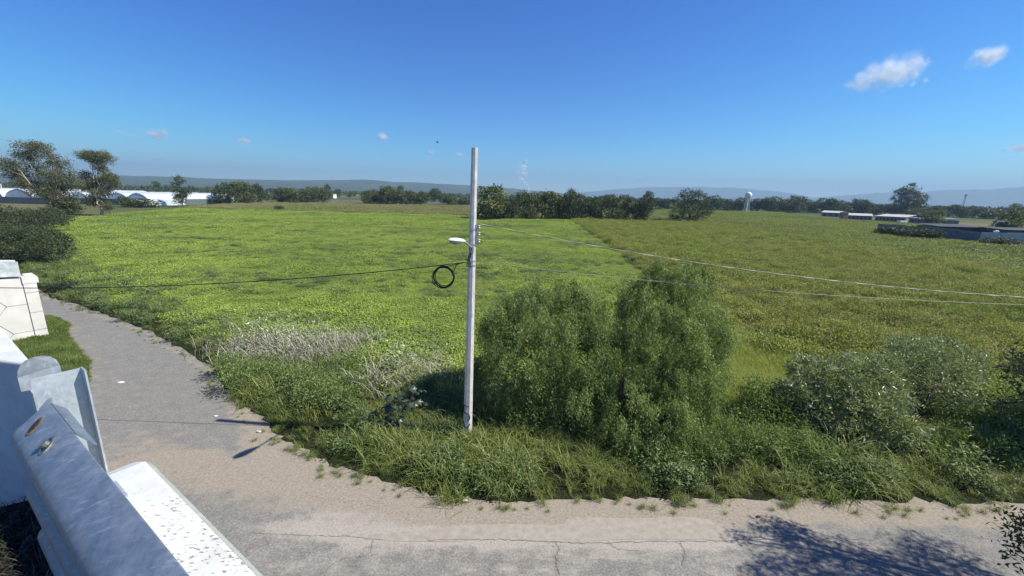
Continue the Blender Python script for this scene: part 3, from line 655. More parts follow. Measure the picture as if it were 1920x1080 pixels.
# ------------------------------------------------------------------ trees built to their own outline
def at(x, y, d): return np.array([0, 0, H]) + ray(x, y) * d
def own_lobes(L, base):
    """(x, y, half width, half height, distance) of each mass of leaves as seen -> lobes relative to the base"""
    out = []
    for (x, y, a, b, d) in L:
        p = at(x, y, d) - base; q = a * d / FPX; h = b * d / FPX
        out.append((p[0], p[1], max(p[2], h * 0.7), q, q * 0.9, h))
    return out
def own_tree(name, base, L, mat, label, cat, ncl, per, cs, Lf, Wf, seed, r0, h0, bark, group=None, stems=1, **kw):
    base = np.array(base, float); lobes = own_lobes(L, base)
    o = empty(name, base, label, cat, group, local=True)
    link('crown', crown_mesh('crown', lobes, ncl, per, cs, Lf, Wf, mat, seed, **kw), o)
    tm = trunk_mb(lobes, r0, h0, seed, stems=stems); tm.build('trunk', bark, o, smooth=True)
    return o
M_euc = m_leaf('eucalyptus_leaves', ((0.055, 0.066, 0.028), (0.121, 0.132, 0.061), (0.22, 0.22, 0.121)), 0.25)
b = G(105, 408); d = depth(b)
own_tree('eucalyptus_tree', b, [(62, 276, 26, 10, d), (50, 292, 20, 10, d), (88, 290, 12, 10, d), (18, 308, 22, 12, d-4), (30, 325, 20, 12, d), (64, 318, 16, 18, d+2), (104, 308, 20, 14, d), (90, 332, 18, 14, d-3), (125, 328, 16, 12, d), (50, 345, 22, 10, d), (112, 350, 22, 12, d), (78, 360, 24, 12, d-3), (140, 345, 12, 12, d), (120, 376, 20, 10, d), (100, 300, 8, 8, d)],
         M_euc, 'tall sparse eucalyptus with spreading grey limbs at the far left', 'tree', 1250, 16, 0.46, 0.42, 0.15, 301, 0.42, 4.0, M_pale_bark, shell=0.8)
b = G(190, 405); d = depth(b)
own_tree('eucalyptus_tree', b, [(172, 292, 24, 9, d), (196, 297, 14, 13, d), (182, 302, 14, 9, d), (190, 318, 12, 9, d), (205, 333, 14, 8, d), (213, 345, 12, 8, d), (185, 338, 14, 10, d), (160, 330, 12, 9, d), (165, 350, 18, 10, d), (192, 360, 18, 8, d), (178, 376, 16, 10, d), (200, 388, 10, 8, d)],
         M_euc, 'tall eucalyptus with a dense flat topped crown right of the bigger one', 'tree', 950, 17, 0.44, 0.42, 0.15, 302, 0.34, 4.5, M_pale_bark, shell=0.8)
b = G(100, 497); d = depth(b)
M_bushl = m_leaf('bush_leaves', ((0.028, 0.045, 0.018), (0.06, 0.08, 0.034), (0.13, 0.15, 0.075)), 0.25)
own_tree('large_bush', b, [(90, 465, 38, 30, d), (45, 460, 42, 36, d+1), (0, 462, 40, 36, d+1), (110, 455, 18, 20, d), (65, 440, 34, 16, d+3), (20, 438, 34, 16, d+3), (-40, 455, 40, 40, d+2)],
         M_bushl, 'large dark bush beside the lane above the white panel wall', 'bush', 1000, 22, 0.22, 0.20, 0.09, 303, 0.12, 1.0, M_bark, stems=3)
b = G(40, 436); d = depth(b)
own_tree('large_bush', b, [(60, 412, 40, 16, d), (10, 408, 44, 20, d), (95, 402, 26, 12, d+4), (-40, 410, 40, 20, d), (110, 412, 20, 10, d)],
         M_bushl, 'farther low dark thicket behind the large bush, under the eucalyptus trees', 'bush', 800, 20, 0.3, 0.26, 0.12, 304, 0.12, 1.0, M_bark, stems=3)
b = G(1292, 418); d = depth(b)
for o_ in [q for q in bpy.data.objects if q.get('label', '').startswith('big lone dark tree')]:
    for ch in list(o_.children): bpy.data.objects.remove(ch)
    bpy.data.objects.remove(o_)
own_tree('broadleaf_tree', b, [(1296, 364, 22, 8, d), (1312, 372, 16, 10, d), (1278, 378, 20, 12, d-2), (1300, 386, 26, 12, d), (1326, 390, 12, 12, d), (1270, 400, 14, 12, d), (1292, 404, 24, 10, d-3), (1316, 404, 14, 8, d), (1260, 408, 6, 6, d)],
         M_ft[0], 'big lone dark tree standing between the meadow and the far crop', 'tree', 620, 16, 0.42, 0.42, 0.22, 305, 0.35, 1.6, M_bark)
b = G(1700, 404); d = 330; v = ray(1700, 404); b = np.array([v[0] * d, v[1] * d, 0])
own_tree('tall_tree', b, [(1706, 350, 10, 6, d), (1716, 356, 8, 8, d), (1692, 360, 12, 6, d), (1710, 366, 16, 7, d), (1684, 372, 10, 7, d), (1728, 372, 10, 7, d), (1703, 380, 20, 8, d), (1725, 384, 10, 7, d), (1682, 384, 10, 6, d), (1706, 393, 22, 8, d)],
         M_ft[0], 'tallest dark eucalyptus rising above the belt on the right', 'tree', 560, 16, 0.8, 0.9, 0.45, 306, 0.7, 7, M_bark)

# ------------------------------------------------------------------ distant woodland, one mass
def woodland():
    r = np.random.default_rng(77); lobes = []
    for i in range(900):
        x = r.uniform(-150, 2080); D = r.uniform(420, 1300); v = ray(x, 400); hx = v[:2] * D
        q = r.uniform(3, 5.5) * (1 + D / 2500); hh = r.uniform(3.5, 7.5)
        lobes.append((hx[0], hx[1], hh * 0.5, q, q, hh * 0.6))
    P = []; D2 = []
    for lb in lobes:
        d = rand_dirs(60, r); d[:, 2] = np.abs(d[:, 2]); P.append(np.array(lb[:3]) + d * np.array(lb[3:6]) * (0.75 + 0.3 * r.random((60, 1)))); D2.append(d)
    P = np.concatenate(P); D2 = np.concatenate(D2); n = len(P)
    V, F = leaf_quads(P, norm(D2 * 0.5 + rand_dirs(n, r)), rand_dirs(n, r), 2.0 + r.random(n) * 1.4, 1.3)
    t = np.clip(np.repeat(r.normal(0.45, 0.15, len(lobes)), 60) + r.normal(0, 0.15, n), 0, 1)
    o = link('distant_woodland', mesh_from('distant_woodland', V, [F], M_ft[0], tint=t)); tag(o, 'continuous far woodland band along the horizon below the hills', kind='stuff')
woodland()

# ------------------------------------------------------------------ pepper tree with hanging strands
M_pep = m_leaf('pepper_leaves', ((0.083, 0.128, 0.035), (0.204, 0.282, 0.087), (0.458, 0.546, 0.226)), 0.42, spec=0.4)
def pepper_tree():
    r = np.random.default_rng(400); base = np.array([4.3, 14.2, 0.0])
    L = [(1010, 580, 75, 38, 16.6), (945, 610, 40, 45, 16.2), (925, 665, 28, 40, 15.8), (1062, 590, 48, 38, 16.6), (1000, 660, 80, 60, 15.6), (1090, 650, 70, 60, 15.4), (960, 700, 45, 40, 15.4),
         (1212, 560, 44, 45, 16.8), (1245, 540, 42, 38, 16.8), (1300, 570, 45, 45, 16.6), (1325, 630, 40, 55, 16.2), (1240, 630, 80, 60, 15.8), (1150, 660, 50, 55, 16.0), (1140, 600, 34, 34, 16.5), (1105, 570, 26, 24, 16.7), (1290, 700, 62, 55, 15.4), (1180, 710, 70, 55, 15.0), (1335, 690, 28, 40, 16.0),
         (1250, 770, 70, 50, 14.6), (1180, 790, 50, 35, 14.4), (1080, 725, 60, 40, 15.0), (1320, 770, 32, 40, 15.2), (1140, 800, 40, 26, 14.4), (1020, 730, 50, 30, 15.2), (1300, 520, 24, 26, 16.8), (1235, 508, 18, 22, 16.9), (1065, 545, 24, 20, 16.8), (1345, 610, 22, 30, 16.4), (1000, 545, 20, 16, 16.9), (1225, 835, 60, 30, 14.0), (1340, 815, 36, 34, 14.6), (970, 760, 34, 26, 15.0), (905, 690, 18, 24, 15.7)]
    lobes = own_lobes(L, base)
    o = empty('pepper_tree', base, 'big drooping pepper tree with hanging feathery foliage right of the pole', 'tree', local=True)
    C0, D0 = lobes_points(lobes, 1450, r, 0.42)
    k = (D0[:, 2] > -0.6); C0 = C0[k]; D0 = D0[k]; ns = 17
    P = np.repeat(C0, ns, 0) + r.normal(0, 0.13, (len(C0) * ns, 3)); D = norm(np.repeat(D0, ns, 0) + 0.35 * rand_dirs(len(P), r)); m = len(P)
    ln = r.uniform(0.3, 1.15, m); nl = 19
    ct = np.repeat(r.normal(0, 0.22, len(C0)), ns)
    # strand: starts outward, falls
    s = np.linspace(0.05, 1, nl)[None, :, None]
    out = norm(D * np.array([1, 1, 0.4])) * r.uniform(0.08, 0.4, (m, 1))
    pts = P[:, None, :] + out[:, None, :] * np.sqrt(s) + np.array([0, 0, -1.0]) * ln[:, None, None] * (s ** 1.5) + r.normal(0, 0.035, (m, nl, 3))
    pts[:, :, 2] = np.maximum(pts[:, :, 2], 0.1)
    pts = pts.reshape(-1, 3); n = len(pts)
    ax = norm(rand_dirs(n, r) * np.array([1, 1, 0.6]) + np.array([0, 0, -0.75])); 
    V, F = leaf_quads(pts, ax, rand_dirs(n, r), r.uniform(0.07, 0.135, n), r.uniform(0.016, 0.032, n), 0.1)
    t = np.clip(0.42 + np.repeat(ct, nl) + r.normal(0, 0.15, n), 0, 1)
    link('crown', mesh_from('crown', V, [F], M_pep, tint=t), o)
    tm = trunk_mb([(a, b_, c * 0.85, p * 0.5, q * 0.5, w * 0.5) for a, b_, c, p, q, w in lobes[:16]], 0.17, 0.9, 5, stems=3); tm.build('trunk', M_bark, o, smooth=True)
pepper_tree()

# ------------------------------------------------------------------ shrubs at the right
M_silver = m_leaf('silvery_leaves', ((0.099, 0.141, 0.05), (0.248, 0.314, 0.132), (0.6, 0.6, 0.462)), 0.3, rough=0.4, spec=0.6)
M_sap = m_leaf('sapling_leaves', ((0.083, 0.128, 0.033), (0.187, 0.254, 0.075), (0.419, 0.493, 0.194)), 0.35, rough=0.45)
own_tree('silvery_shrub', (11.3, 14.0, 0), [(1560, 725, 55, 45, 15.6), (1600, 760, 60, 45, 15.0), (1520, 700, 35, 30, 16.0), (1650, 745, 40, 40, 15.4), (1660, 800, 52, 38, 14.4), (1590, 815, 50, 28, 14.4), (1700, 815, 26, 26, 14.4), (1540, 780, 40, 30, 15), (1610, 700, 46, 34, 15.8), (1500, 740, 40, 34, 15.6), (1660, 700, 30, 26, 16)],
         M_silver, 'dense shrub with long silvery leaves between pepper tree and slim sapling', 'shrub', 1600, 15, 0.11, 0.18, 0.045, 410, 0.05, 0.5, M_bark, stems=4, shell=0.4, out=0.8, up=0.2)
own_tree('leafy_shrub', (8.9, 14.6, 0), [(1440, 770, 50, 40, 15.6), (1400, 800, 36, 30, 15.2), (1480, 800, 45, 30, 15.0), (1420, 735, 30, 28, 16.2), (1470, 745, 28, 24, 16)],
         M_sap, 'low dull green shrub between the pepper tree and the silvery shrub', 'shrub', 800, 12, 0.12, 0.11, 0.04, 411, 0.04, 0.4, M_bark, stems=4, shell=0.6)
own_tree('young_tree', (16.4, 14.9, 0), [(1720, 680, 55, 32, 16.8), (1670, 690, 32, 28, 16.6), (1770, 668, 44, 26, 17.0), (1700, 650, 40, 18, 17.4), (1790, 705, 42, 26, 16.6), (1740, 720, 48, 22, 16.4), (1830, 680, 30, 22, 17), (1770, 645, 30, 12, 17.6), (1640, 720, 22, 18, 16.2), (1690, 745, 36, 24, 16.0), (1800, 740, 40, 26, 16.2)],
         M_silver, 'young open crowned tree on several thin dark stems at the right', 'tree', 1400, 13, 0.15, 0.14, 0.04, 412, 0.045, 1.6, M_bark, stems=4, shell=0.9)
own_tree('leafy_shrub', (19.5, 15.5, 0), [(1880, 780, 50, 26, 16.8), (1830, 790, 36, 20, 16.6), (1900, 740, 40, 26, 18), (1850, 750, 34, 22, 17.6), (1950, 770, 40, 40, 17)],
         M_sap, 'bright leafy shrub behind the dark hanging branch at the right edge', 'shrub', 700, 12, 0.13, 0.13, 0.06, 413, 0.04, 0.4, M_bark, stems=3, shell=0.8, tbase=0.6)
own_tree('leafy_shrub', (6.3, 12.3, 0), [(1250, 868, 60, 26, 13.8), (1310, 855, 45, 30, 14.0), (1195, 872, 36, 22, 13.8)], M_sap, 'low leafy shrub at the foot of the pepper tree, nearest the road', 'shrub', 500, 13, 0.11, 0.12, 0.035, 414, 0.03, 0.3, M_bark, stems=4, shell=0.7)
own_tree('leafy_shrub', (9.2, 12.4, 0), [(1390, 845, 48, 34, 14.2), (1450, 850, 50, 32, 14.2), (1510, 850, 44, 30, 14.2)], M_pep, 'dark feathery shrub in front of the dull green one, close to the road', 'shrub', 620, 15, 0.12, 0.12, 0.03, 415, 0.03, 0.3, M_bark, stems=4, shell=0.6, up=-0.2)
own_tree('leafy_shrub', (15.2, 12.2, 0), [(1790, 850, 46, 36, 14.4), (1850, 868, 50, 34, 14.2), (1740, 872, 34, 26, 14.2)], M_sap, 'shaded leafy shrub under the roadside trees at the right', 'shrub', 560, 13, 0.12, 0.12, 0.04, 416, 0.03, 0.3, M_bark, stems=4, shell=0.7)
b = G(118, 548); own_tree('weedy_bush', b, [(112, 538, 16, 8, depth(b)), (128, 535, 12, 7, depth(b))], M_bushl, 'small dark bush at the far end of the lane next to the panel wall', 'bush', 120, 14, 0.15, 0.15, 0.05, 419, 0.02, 0.3, M_bark, stems=2)
b = G(470, 735); own_tree('weedy_bush', b, [(455, 705, 44, 24, depth(b)), (500, 690, 40, 22, depth(b) + 1), (430, 680, 30, 18, depth(b) + 1.2)], M_pep, 'dark weedy bush beside the lane bend, left of the dead shrubs', 'bush', 420, 14, 0.12, 0.12, 0.035, 417, 0.02, 0.3, M_bark, stems=3, shell=0.6)
b = G(600, 765); own_tree('weedy_bush', b, [(590, 735, 46, 24, depth(b)), (640, 745, 36, 20, depth(b)), (560, 715, 30, 20, depth(b) + 1)], M_sap, 'rounded weedy bush in the verge below the dead shrubs', 'bush', 420, 14, 0.12, 0.12, 0.035, 418, 0.02, 0.3, M_bark, stems=3, shell=0.6)
# roadside trees whose branches reach into the frame from the right and shade the road
M_shade = m_leaf('ash_leaves', ((0.026, 0.039, 0.016), (0.052, 0.078, 0.029), (0.104, 0.137, 0.052)), 0.25)
def world_tree(name, base, lobes, mat, label, ncl, per, cs, Lf, Wf, seed, r0, h0, stems=1, **kw):
    base = np.array(base, float); lobes = [(a - base[0], b - base[1], c, p, q, s) for (a, b, c, p, q, s) in lobes]
    o = empty(name, base, label, 'tree', local=True)
    link('crown', crown_mesh('crown', lobes, ncl, per, cs, Lf, Wf, mat, seed, **kw), o)
    trunk_mb(lobes, r0, h0, seed, stems=stems).build('trunk', M_bark, o, smooth=True); return o
near = []
for (x, y, a, b_, d) in [(1906, 680, 16, 34, 9.0), (1874, 757, 17, 13, 9.4), (1912, 985, 22, 28, 8.2), (1925, 1035, 30, 30, 8.2), (1940, 700, 40, 50, 9.4)]:
    p = at(x, y, d); near.append((p[0], p[1], p[2], a * d / FPX, a * d / FPX, b_ * d / FPX))
world_tree('roadside_tree', (17.5, 6.2, 0), [(13.9, 7.7, 6.1, 1.3, 0.95, 0.9), (12.6, 7.3, 6.2, 0.8, 0.7, 0.6), (16.6, 7.9, 6.2, 1.1, 0.85, 0.7), (15.2, 5.4, 6.6, 2.0, 1.8, 1.2), (18.5, 5.5, 6.6, 2.2, 1.8, 1.4), (17, 6, 8, 2, 1.8, 1)] + near,
           M_shade, 'near dark tree reaching in at the right edge and shading the road', 2300, 14, 0.12, 0.11, 0.042, 420, 0.16, 3.0, shell=0.7)
world_tree('roadside_tree', (23.5, 13.2, 0), [(22.8, 12.2, 5.0, 2.4, 1.3, 1.6), (25.5, 13, 5.5, 2.4, 2, 2), (21.3, 12.6, 4.0, 1.5, 1.2, 1.4), (24.5, 12.5, 7, 2, 1.6, 1.2)],
           M_shade, 'tree just beyond the right edge that shades the dark part of the verge', 900, 15, 0.22, 0.22, 0.10, 421, 0.18, 2.4)

# ------------------------------------------------------------------ dead shrubs and castor plant
M_twig = m_leaf('dry_twigs', ((0.173, 0.151, 0.119), (0.356, 0.313, 0.259), (0.54, 0.497, 0.432)), 0.05)
for i, (x, y, sc_, lb) in enumerate([(505, 655, 1.15, 'palest dead shrub, leftmost of the grey twiggy ones in the meadow'), (575, 668, 1.0, 'grey dead shrub second from the left, beside the palest one'), (640, 650, 0.95, 'thin dead shrub third from the left, half hidden by weeds'), (775, 705, 1.0, 'grey brown dead shrub nearest to the concrete pole')]):
    me = grass_tuft(500 + i, 800, 0.95, 0.013, 0.62, M_twig, 1.3, 4, 0.3)
    me2 = weed_patch(520 + i, 520, 1.15, 0.75, 0.09, 0.035, M_silver, 0.6)
    b = G(x, y); o = empty('dead_shrub', b, lb, 'shrub', 'dead grey shrubs in the meadow', local=True)
    link('twigs', me, o); link('leaves', me2, o); o.scale = (sc_ * 1.8, sc_ * 1.45, sc_ * 1.75)
def castor(x, y, label, seed, n=46, R=0.75, Hh=1.3):
    r = np.random.default_rng(seed); b = G(x, y); o = empty('castor_plant', b, label, 'plant', local=True)
    V = []; F = []; T = []; mb = MB(); c = 0
    for i in range(n):
        a = r.random() * 6.28; rad = R * math.sqrt(r.random()); z = Hh * (0.35 + 0.65 * r.random()) * (1 - 0.4 * (rad / R) ** 2)
        p = np.array([rad * math.cos(a), rad * math.sin(a), z]); nrm = norm(np.array([math.cos(a) * 0.5, math.sin(a) * 0.5, 1]) + r.normal(0, 0.25, 3))
        t1 = norm(np.cross(nrm, rand_dirs(1, r)[0])); t2 = np.cross(nrm, t1); S = 0.2 * (0.7 + 0.6 * r.random())
        V.append(p); k = 14
        for j in range(k):
            th = 2 * math.pi * j / k; q = S * (1.0 if j % 2 == 0 else 0.45) * (0.75 + 0.25 * math.cos(th))
            V.append(p + q * (math.cos(th) * t1 + math.sin(th) * t2) - nrm * 0.25 * q)
        F += [(c, c + 1 + j, c + 1 + (j + 1) % k) for j in range(k)]; T += [min(1, max(0, 0.5 + r.normal(0, 0.25)))] * k; c += k + 1
        if i % 3 == 0: mb.tube([(r.normal(0, .05), r.normal(0, .05), 0), p * np.array([0.5, 0.5, 0.6]), p], [0.012, 0.01, 0.006], 5)
    link('leaves', mesh_from('leaves', V, [np.array(F)], M_castor, tint=T), o); mb.build('stems', m_stem, o)
M_castor = m_leaf('castor_leaves', ((0.02, 0.035, 0.022), (0.045, 0.07, 0.04), (0.10, 0.13, 0.08)), 0.2, rough=0.35, spec=0.6)
m_stem = m_simple('reddish_stem', (0.10, 0.05, 0.03))
castor(735, 800, 'dark broad leaved castor plant left of the pole foot', 600)
castor(775, 775, 'smaller castor plant behind the dark one, nearer the pole', 601, 30, 0.6, 1.3)

# ------------------------------------------------------------------ concrete pole with lamp, rack, cables
def m_concrete_pole():
    m, nt, nd, lk = nodes_of('weathered_pole_concrete'); P = pos(nt)
    n = noise(nt, 6, 6, 0.7); n2 = noise(nt, 3, 5, 0.7, mapping(nt, P, (6, 6, 0.7))); n3 = noise(nt, 60, 3, 0.7)
    c = ramp(nt, n.outputs[0], [(0.3, (0.42, 0.41, 0.385)), (0.7, (0.68, 0.665, 0.64))]).outputs[0]
    c = mixc(nt, ramp(nt, n2.outputs[0], [(0.52, (0, 0, 0)), (0.70, (0.6, 0.6, 0.6))]).outputs[0], c, (0.24, 0.20, 0.165))
    c = mixc(nt, 0.5, c, ramp(nt, n3.outputs[0], [(0.3, (0.7, 0.7, 0.7)), (0.6, (1.1, 1.1, 1.1))]).outputs[0], 'MULTIPLY')
    finish(nt, c, 0.85, 0, n3.outputs[0], 0.4, 0.01, 0.25); return m
M_pole = m_concrete_pole()
M_galv = m_simple('galvanised_fitting', (0.5, 0.51, 0.52), (0.35, 0.36, 0.37), 20, 0.45, 0.5)
M_black = m_simple('black_cable', (0.015, 0.015, 0.015), (0.008, 0.008, 0.008), 20, 0.5)
M_paint = m_simple('black_paint', (0.012, 0.012, 0.014), (0.02, 0.02, 0.02), 30, 0.7)
M_lampw = m_simple('lamp_grey_paint', (0.68, 0.69, 0.7), (0.5, 0.5, 0.5), 10, 0.45)
M_porc = m_simple('porcelain', (0.62, 0.6, 0.56), (0.5, 0.48, 0.45), 20, 0.25, 0, 0.05)
M_glass = m_simple('lamp_lens', (0.35, 0.36, 0.36), (0.3, 0.3, 0.3), 10, 0.15)
PB = np.array([-1.45, 12.97, -0.4]); PT = np.array([-1.23, 12.97, 9.85])
def pole_at(z): t = (z - PB[2]) / (PT[2] - PB[2]); return PB + (PT - PB) * t, 0.168 + (0.098 - 0.168) * t
pole = empty('utility_pole', (PB[0], PB[1], 0), 'tall pale octagonal concrete pole, bare at the top, standing in the verge', 'pole')
zs = np.linspace(-0.4, 9.85, 12)
MB().tube([pole_at(z)[0] for z in zs], [pole_at(z)[1] for z in zs], 8, phase=math.pi / 8).build('shaft', M_pole, pole, bevel=0.006)
for z in (7.42, 6.95, 6.42, 6.28):
    p, rd = pole_at(z); MB().tube([p - [0, 0, 0.022], p + [0, 0, 0.022]], rd + 0.012, 16).build('clamp_band', M_galv, pole)
# service cable and strap hanging down the shaft
mb = MB()
for k in range(3):
    pts = []
    for t in np.linspace(0, 1, 14):
        z = 6.85 - 0.62 * t; p, rd = pole_at(z); a = -2.1 + 0.35 * math.sin(5 * t + k) + 0.15 * k
        pts.append(p + (rd + 0.035 + 0.03 * math.sin(9 * t + 2 * k)) * np.array([math.cos(a), math.sin(a), 0]))
    mb.tube(pts, 0.011, 6)
mb.build('service_cable', M_black, pole, smooth=True)
# marks painted low on the shaft
def stroke(pts2, name='painted_mark'):
    """pts2: (angle round the shaft in degrees, height)"""
    V = []; 
    for (a, z) in pts2:
        p, rd = pole_at(z); th = math.radians(a); V.append(p + (rd * 0.985 + 0.004) * np.array([math.cos(th), math.sin(th), 0]))
    mbs = MB(); mbs.tube(V, 0.016, 6); mbs.build(name, M_paint, pole, smooth=True)
stroke([(-150, 1.40), (-112, 1.40), (-75, 1.38)]); stroke([(-150, 1.40), (-152, 1.30), (-150, 1.20)])
stroke([(-152, 1.16), (-130, 1.12), (-100, 1.13), (-75, 1.08), (-60, 1.0), (-62, 0.90), (-85, 0.84)])
stroke([(-155, 0.80), (-150, 0.70), (-125, 0.60), (-95, 0.58), (-68, 0.64), (-55, 0.72)])
# lamp on its bent arm
lamp = empty('street_lamp', pole_at(6.9)[0], 'small pale cobra head street lamp on a bent arm clamped to the pole', 'street lamp')
p0, rd = pole_at(6.85)
arm = [p0 + [0, -rd, 0], p0 + [-0.03, -0.35, 0.07], [-1.34, 12.2, 7.02], [-1.38, 11.85, 7.12], [-1.40, 11.62, 7.17]]
MB().tube(arm, 0.028, 10).build('arm', M_galv, lamp, smooth=True)
MB().box(p0 + [0, -rd - 0.015, -0.02], (0.12, 0.04, 0.3)).build('bracket', M_galv, lamp, bevel=0.006)
q0 = np.array([-1.385, 11.66, 7.17]); q1 = np.array([-1.72, 10.98, 7.27]); ax = norm(q1 - q0); L_ = np.linalg.norm(q1 - q0)
prof = [(0, .045, .045), (0.08, .06, .055), (.2, .09, .075), (.38, .135, .085), (.6, .15, .085), (.8, .135, .07), (.94, .08, .045), (1, .02, .015)]
sd = norm(np.cross(ax, [0, 0, 1])); up = np.cross(sd, ax); V = []; F = []
for (t, w, h) in prof:
    for j in range(14):
        a = 2 * math.pi * j / 14; V.append(q0 + ax * L_ * t + sd * w * math.cos(a) + up * h * (math.sin(a) if math.sin(a) > 0 else 0.45 * math.sin(a)))
for i in range(len(prof) - 1): F += [(i*14+j, i*14+(j+1)%14, (i+1)*14+(j+1)%14, (i+1)*14+j) for j in range(14)]
F += [tuple(range(14))[::-1], tuple(7*14 + j for j in range(14))]
MB().add(V, F).build('lamp_head', M_lampw, lamp, smooth=True)
V = []
for (t, w, h) in [(.36, .07, .02), (.42, .10, .06), (.6, .12, .085), (.8, .10, .06), (.88, .05, .02)]:
    for j in range(9):
        a = math.pi + math.pi * j / 8; V.append(q0 + ax * L_ * t + sd * w * math.cos(a) + up * (h * math.sin(a) - 0.026))
MB().add(V, [(i*9+j, i*9+j+1, (i+1)*9+j+1, (i+1)*9+j) for i in range(4) for j in range(8)]).build('lens', M_glass, lamp, smooth=True)
# insulator rack on the right side
rk = empty('insulator_rack', pole_at(7.2)[0] + np.array([0.15, 0, 0]), 'small steel rack with three spool insulators on the pole side above the lamp', 'insulator rack')
pr, rd = pole_at(7.2); px = pr[0] + rd
MB().box((px + 0.03, 12.93, 7.28), (0.03, 0.06, 0.62)).build('rack_bar', M_galv, rk)
for z in (7.5, 7.28, 7.06):
    s_ = MB(); s_.tube([(px + .09, 12.93, z + dz) for dz in (-.05, -.03, -.012, .012, .03, .05)], [.042, .048, .026, .026, .048, .042], 12); s_.build('insulator', M_porc, rk, smooth=True)
    for dz in (.06, -.06): MB().box((px + .06, 12.93, z + dz), (.1, .04, .006)).build('bracket', M_galv, rk)
def sag(a, b, s, n=60):
    a = np.array(a, float); b = np.array(b, float); t = np.linspace(0, 1, n)[:, None]
    return a + (b - a) * t - np.array([0, 0, 1.0]) * 4 * s * t * (1 - t)
def cable(pts, rad, mat, label, twist=False, group='overhead cables from the pole'):
    mb = MB()
    if twist:
        n = len(pts); s = np.concatenate([[0], np.cumsum(np.linalg.norm(np.diff(pts, axis=0), axis=1))])
        for k in range(2):
            q = pts + np.c_[np.zeros(n), np.cos(s * 3.6 + k * math.pi) * rad, np.sin(s * 3.6 + k * math.pi) * rad]
            m2 = MB(); m2.tube(q, rad, 5)
            mb.add(np.concatenate(m2.V), [tuple(f) for fs in m2.F.values() for f in fs])
    else: mb.tube(pts, rad, 6)
    o = mb.build('overhead_cable', mat, None, smooth=True); tag(o, label, 'cable', group); return o
M_alu = m_simple('aluminium_cable', (0.48, 0.46, 0.38), (0.22, 0.21, 0.18), 3, 0.6, 0.2)
cable(sag(pole_at(6.36)[0] + [-0.16, -.02, 0], (-38, 14, 6.3), 1.35), 0.014, M_black, 'black overhead cable running from the pole to the left over the lane')
cable(sag(pole_at(7.6)[0] + [0.18, -.04, 0], (42, 13.0, 7.4), 1.9, 420), 0.008, M_alu, 'upper twisted pale cable running from the pole to the right', twist=True)
cable(sag(pole_at(6.40)[0] + [0.16, -.02, 0], (38, 13.2, 6.45), 1.02), 0.007, M_alu, 'lower thin pale cable running from the pole to the right')
# coil of spare cable hanging from the left hand cable
cc = at(832, 520, 13.4); mb = MB(); rr = np.random.default_rng(9)
for k in range(7):
    R_ = 0.345 + rr.normal(0, 0.018); off = rr.normal(0, 0.015, 3); ph = rr.random() * 6
    mb.tube([cc + off + np.array([R_ * math.cos(a) * 0.98, 0.05 * math.sin(a + ph), R_ * math.sin(a) * (1.0 + .02 * math.sin(2*a+ph))]) for a in np.linspace(0, 2 * math.pi, 41)], 0.013, 6, cap=False)
mb.tube([cc + [0.30, 0, 0.16], cc + [0.42, 0, 0.42], cc + [0.62, 0.0, 0.52]], 0.011, 6)
mb.tube([cc + [0.0, 0, 0.345], cc + [0.25, 0, 0.40], cc + [0.75, 0, 0.52]], 0.011, 6)
tag(mb.build('cable_coil', M_black, None, smooth=True), 'round coil of spare black cable hanging left of the pole', 'cable coil')
# ------------------------------------------------------------------ near bridge rail, ledge, parapet
def m_galv_rail(name, c1, c2, rough=0.5):
    m, nt, nd, lk = nodes_of(name); P = pos(nt)
    v = N(nt, 'ShaderNodeTexVoronoi'); v.inputs['Scale'].default_value = 55; lk.new(P, v.inputs['Vector'])
    n = noise(nt, 16, 6, 0.75); n2 = noise(nt, 70, 3, 0.6); st = noise(nt, 14, 4, 0.7, mapping(nt, P, (0.8, 5.0, 1.0), (0, 0, 0.9)))
    c = ramp(nt, n.outputs[0], [(0.3, c2), (0.7, c1)]).outputs[0]
    c = mixc(nt, 0.5, c, ramp(nt, v.outputs['Distance'], [(0.1, (0.85, 0.85, 0.85)), (0.7, (1.12, 1.12, 1.12))]).outputs[0], 'MULTIPLY')
    c = mixc(nt, ramp(nt, st.outputs[0], [(0.56, (0, 0, 0)), (0.72, (0.6, 0.6, 0.6))]).outputs[0], c, tuple(min(1, x * 1.6) for x in c1))
    finish(nt, c, ramp(nt, n.outputs[0], [(0.3, (rough - .1,) * 3), (0.7, (rough + .15,) * 3)]).outputs[0], 0.45, n2.outputs[0], 0.12, 0.003, 0.5); return m
M_rail = m_galv_rail('galvanised_rail', (0.27, 0.32, 0.375), (0.14, 0.185, 0.235))
M_post = m_galv_rail('galvanised_post_sky_tint', (0.46, 0.51, 0.54), (0.36, 0.41, 0.45))  # lighter than the rail: sky reflection put into the colour
M_rust = m_simple('rusty_rim', (0.16, 0.11, 0.075), (0.08, 0.05, 0.035), 60, 0.8)
M_bolt = m_simple('bolt_steel', (0.4, 0.4, 0.38), (0.2, 0.19, 0.17), 60, 0.4, 0.8)
M_dark = m_simple('slot_shadow_metal', (0.03, 0.032, 0.035), (0.02, 0.02, 0.02), 30, 0.8)
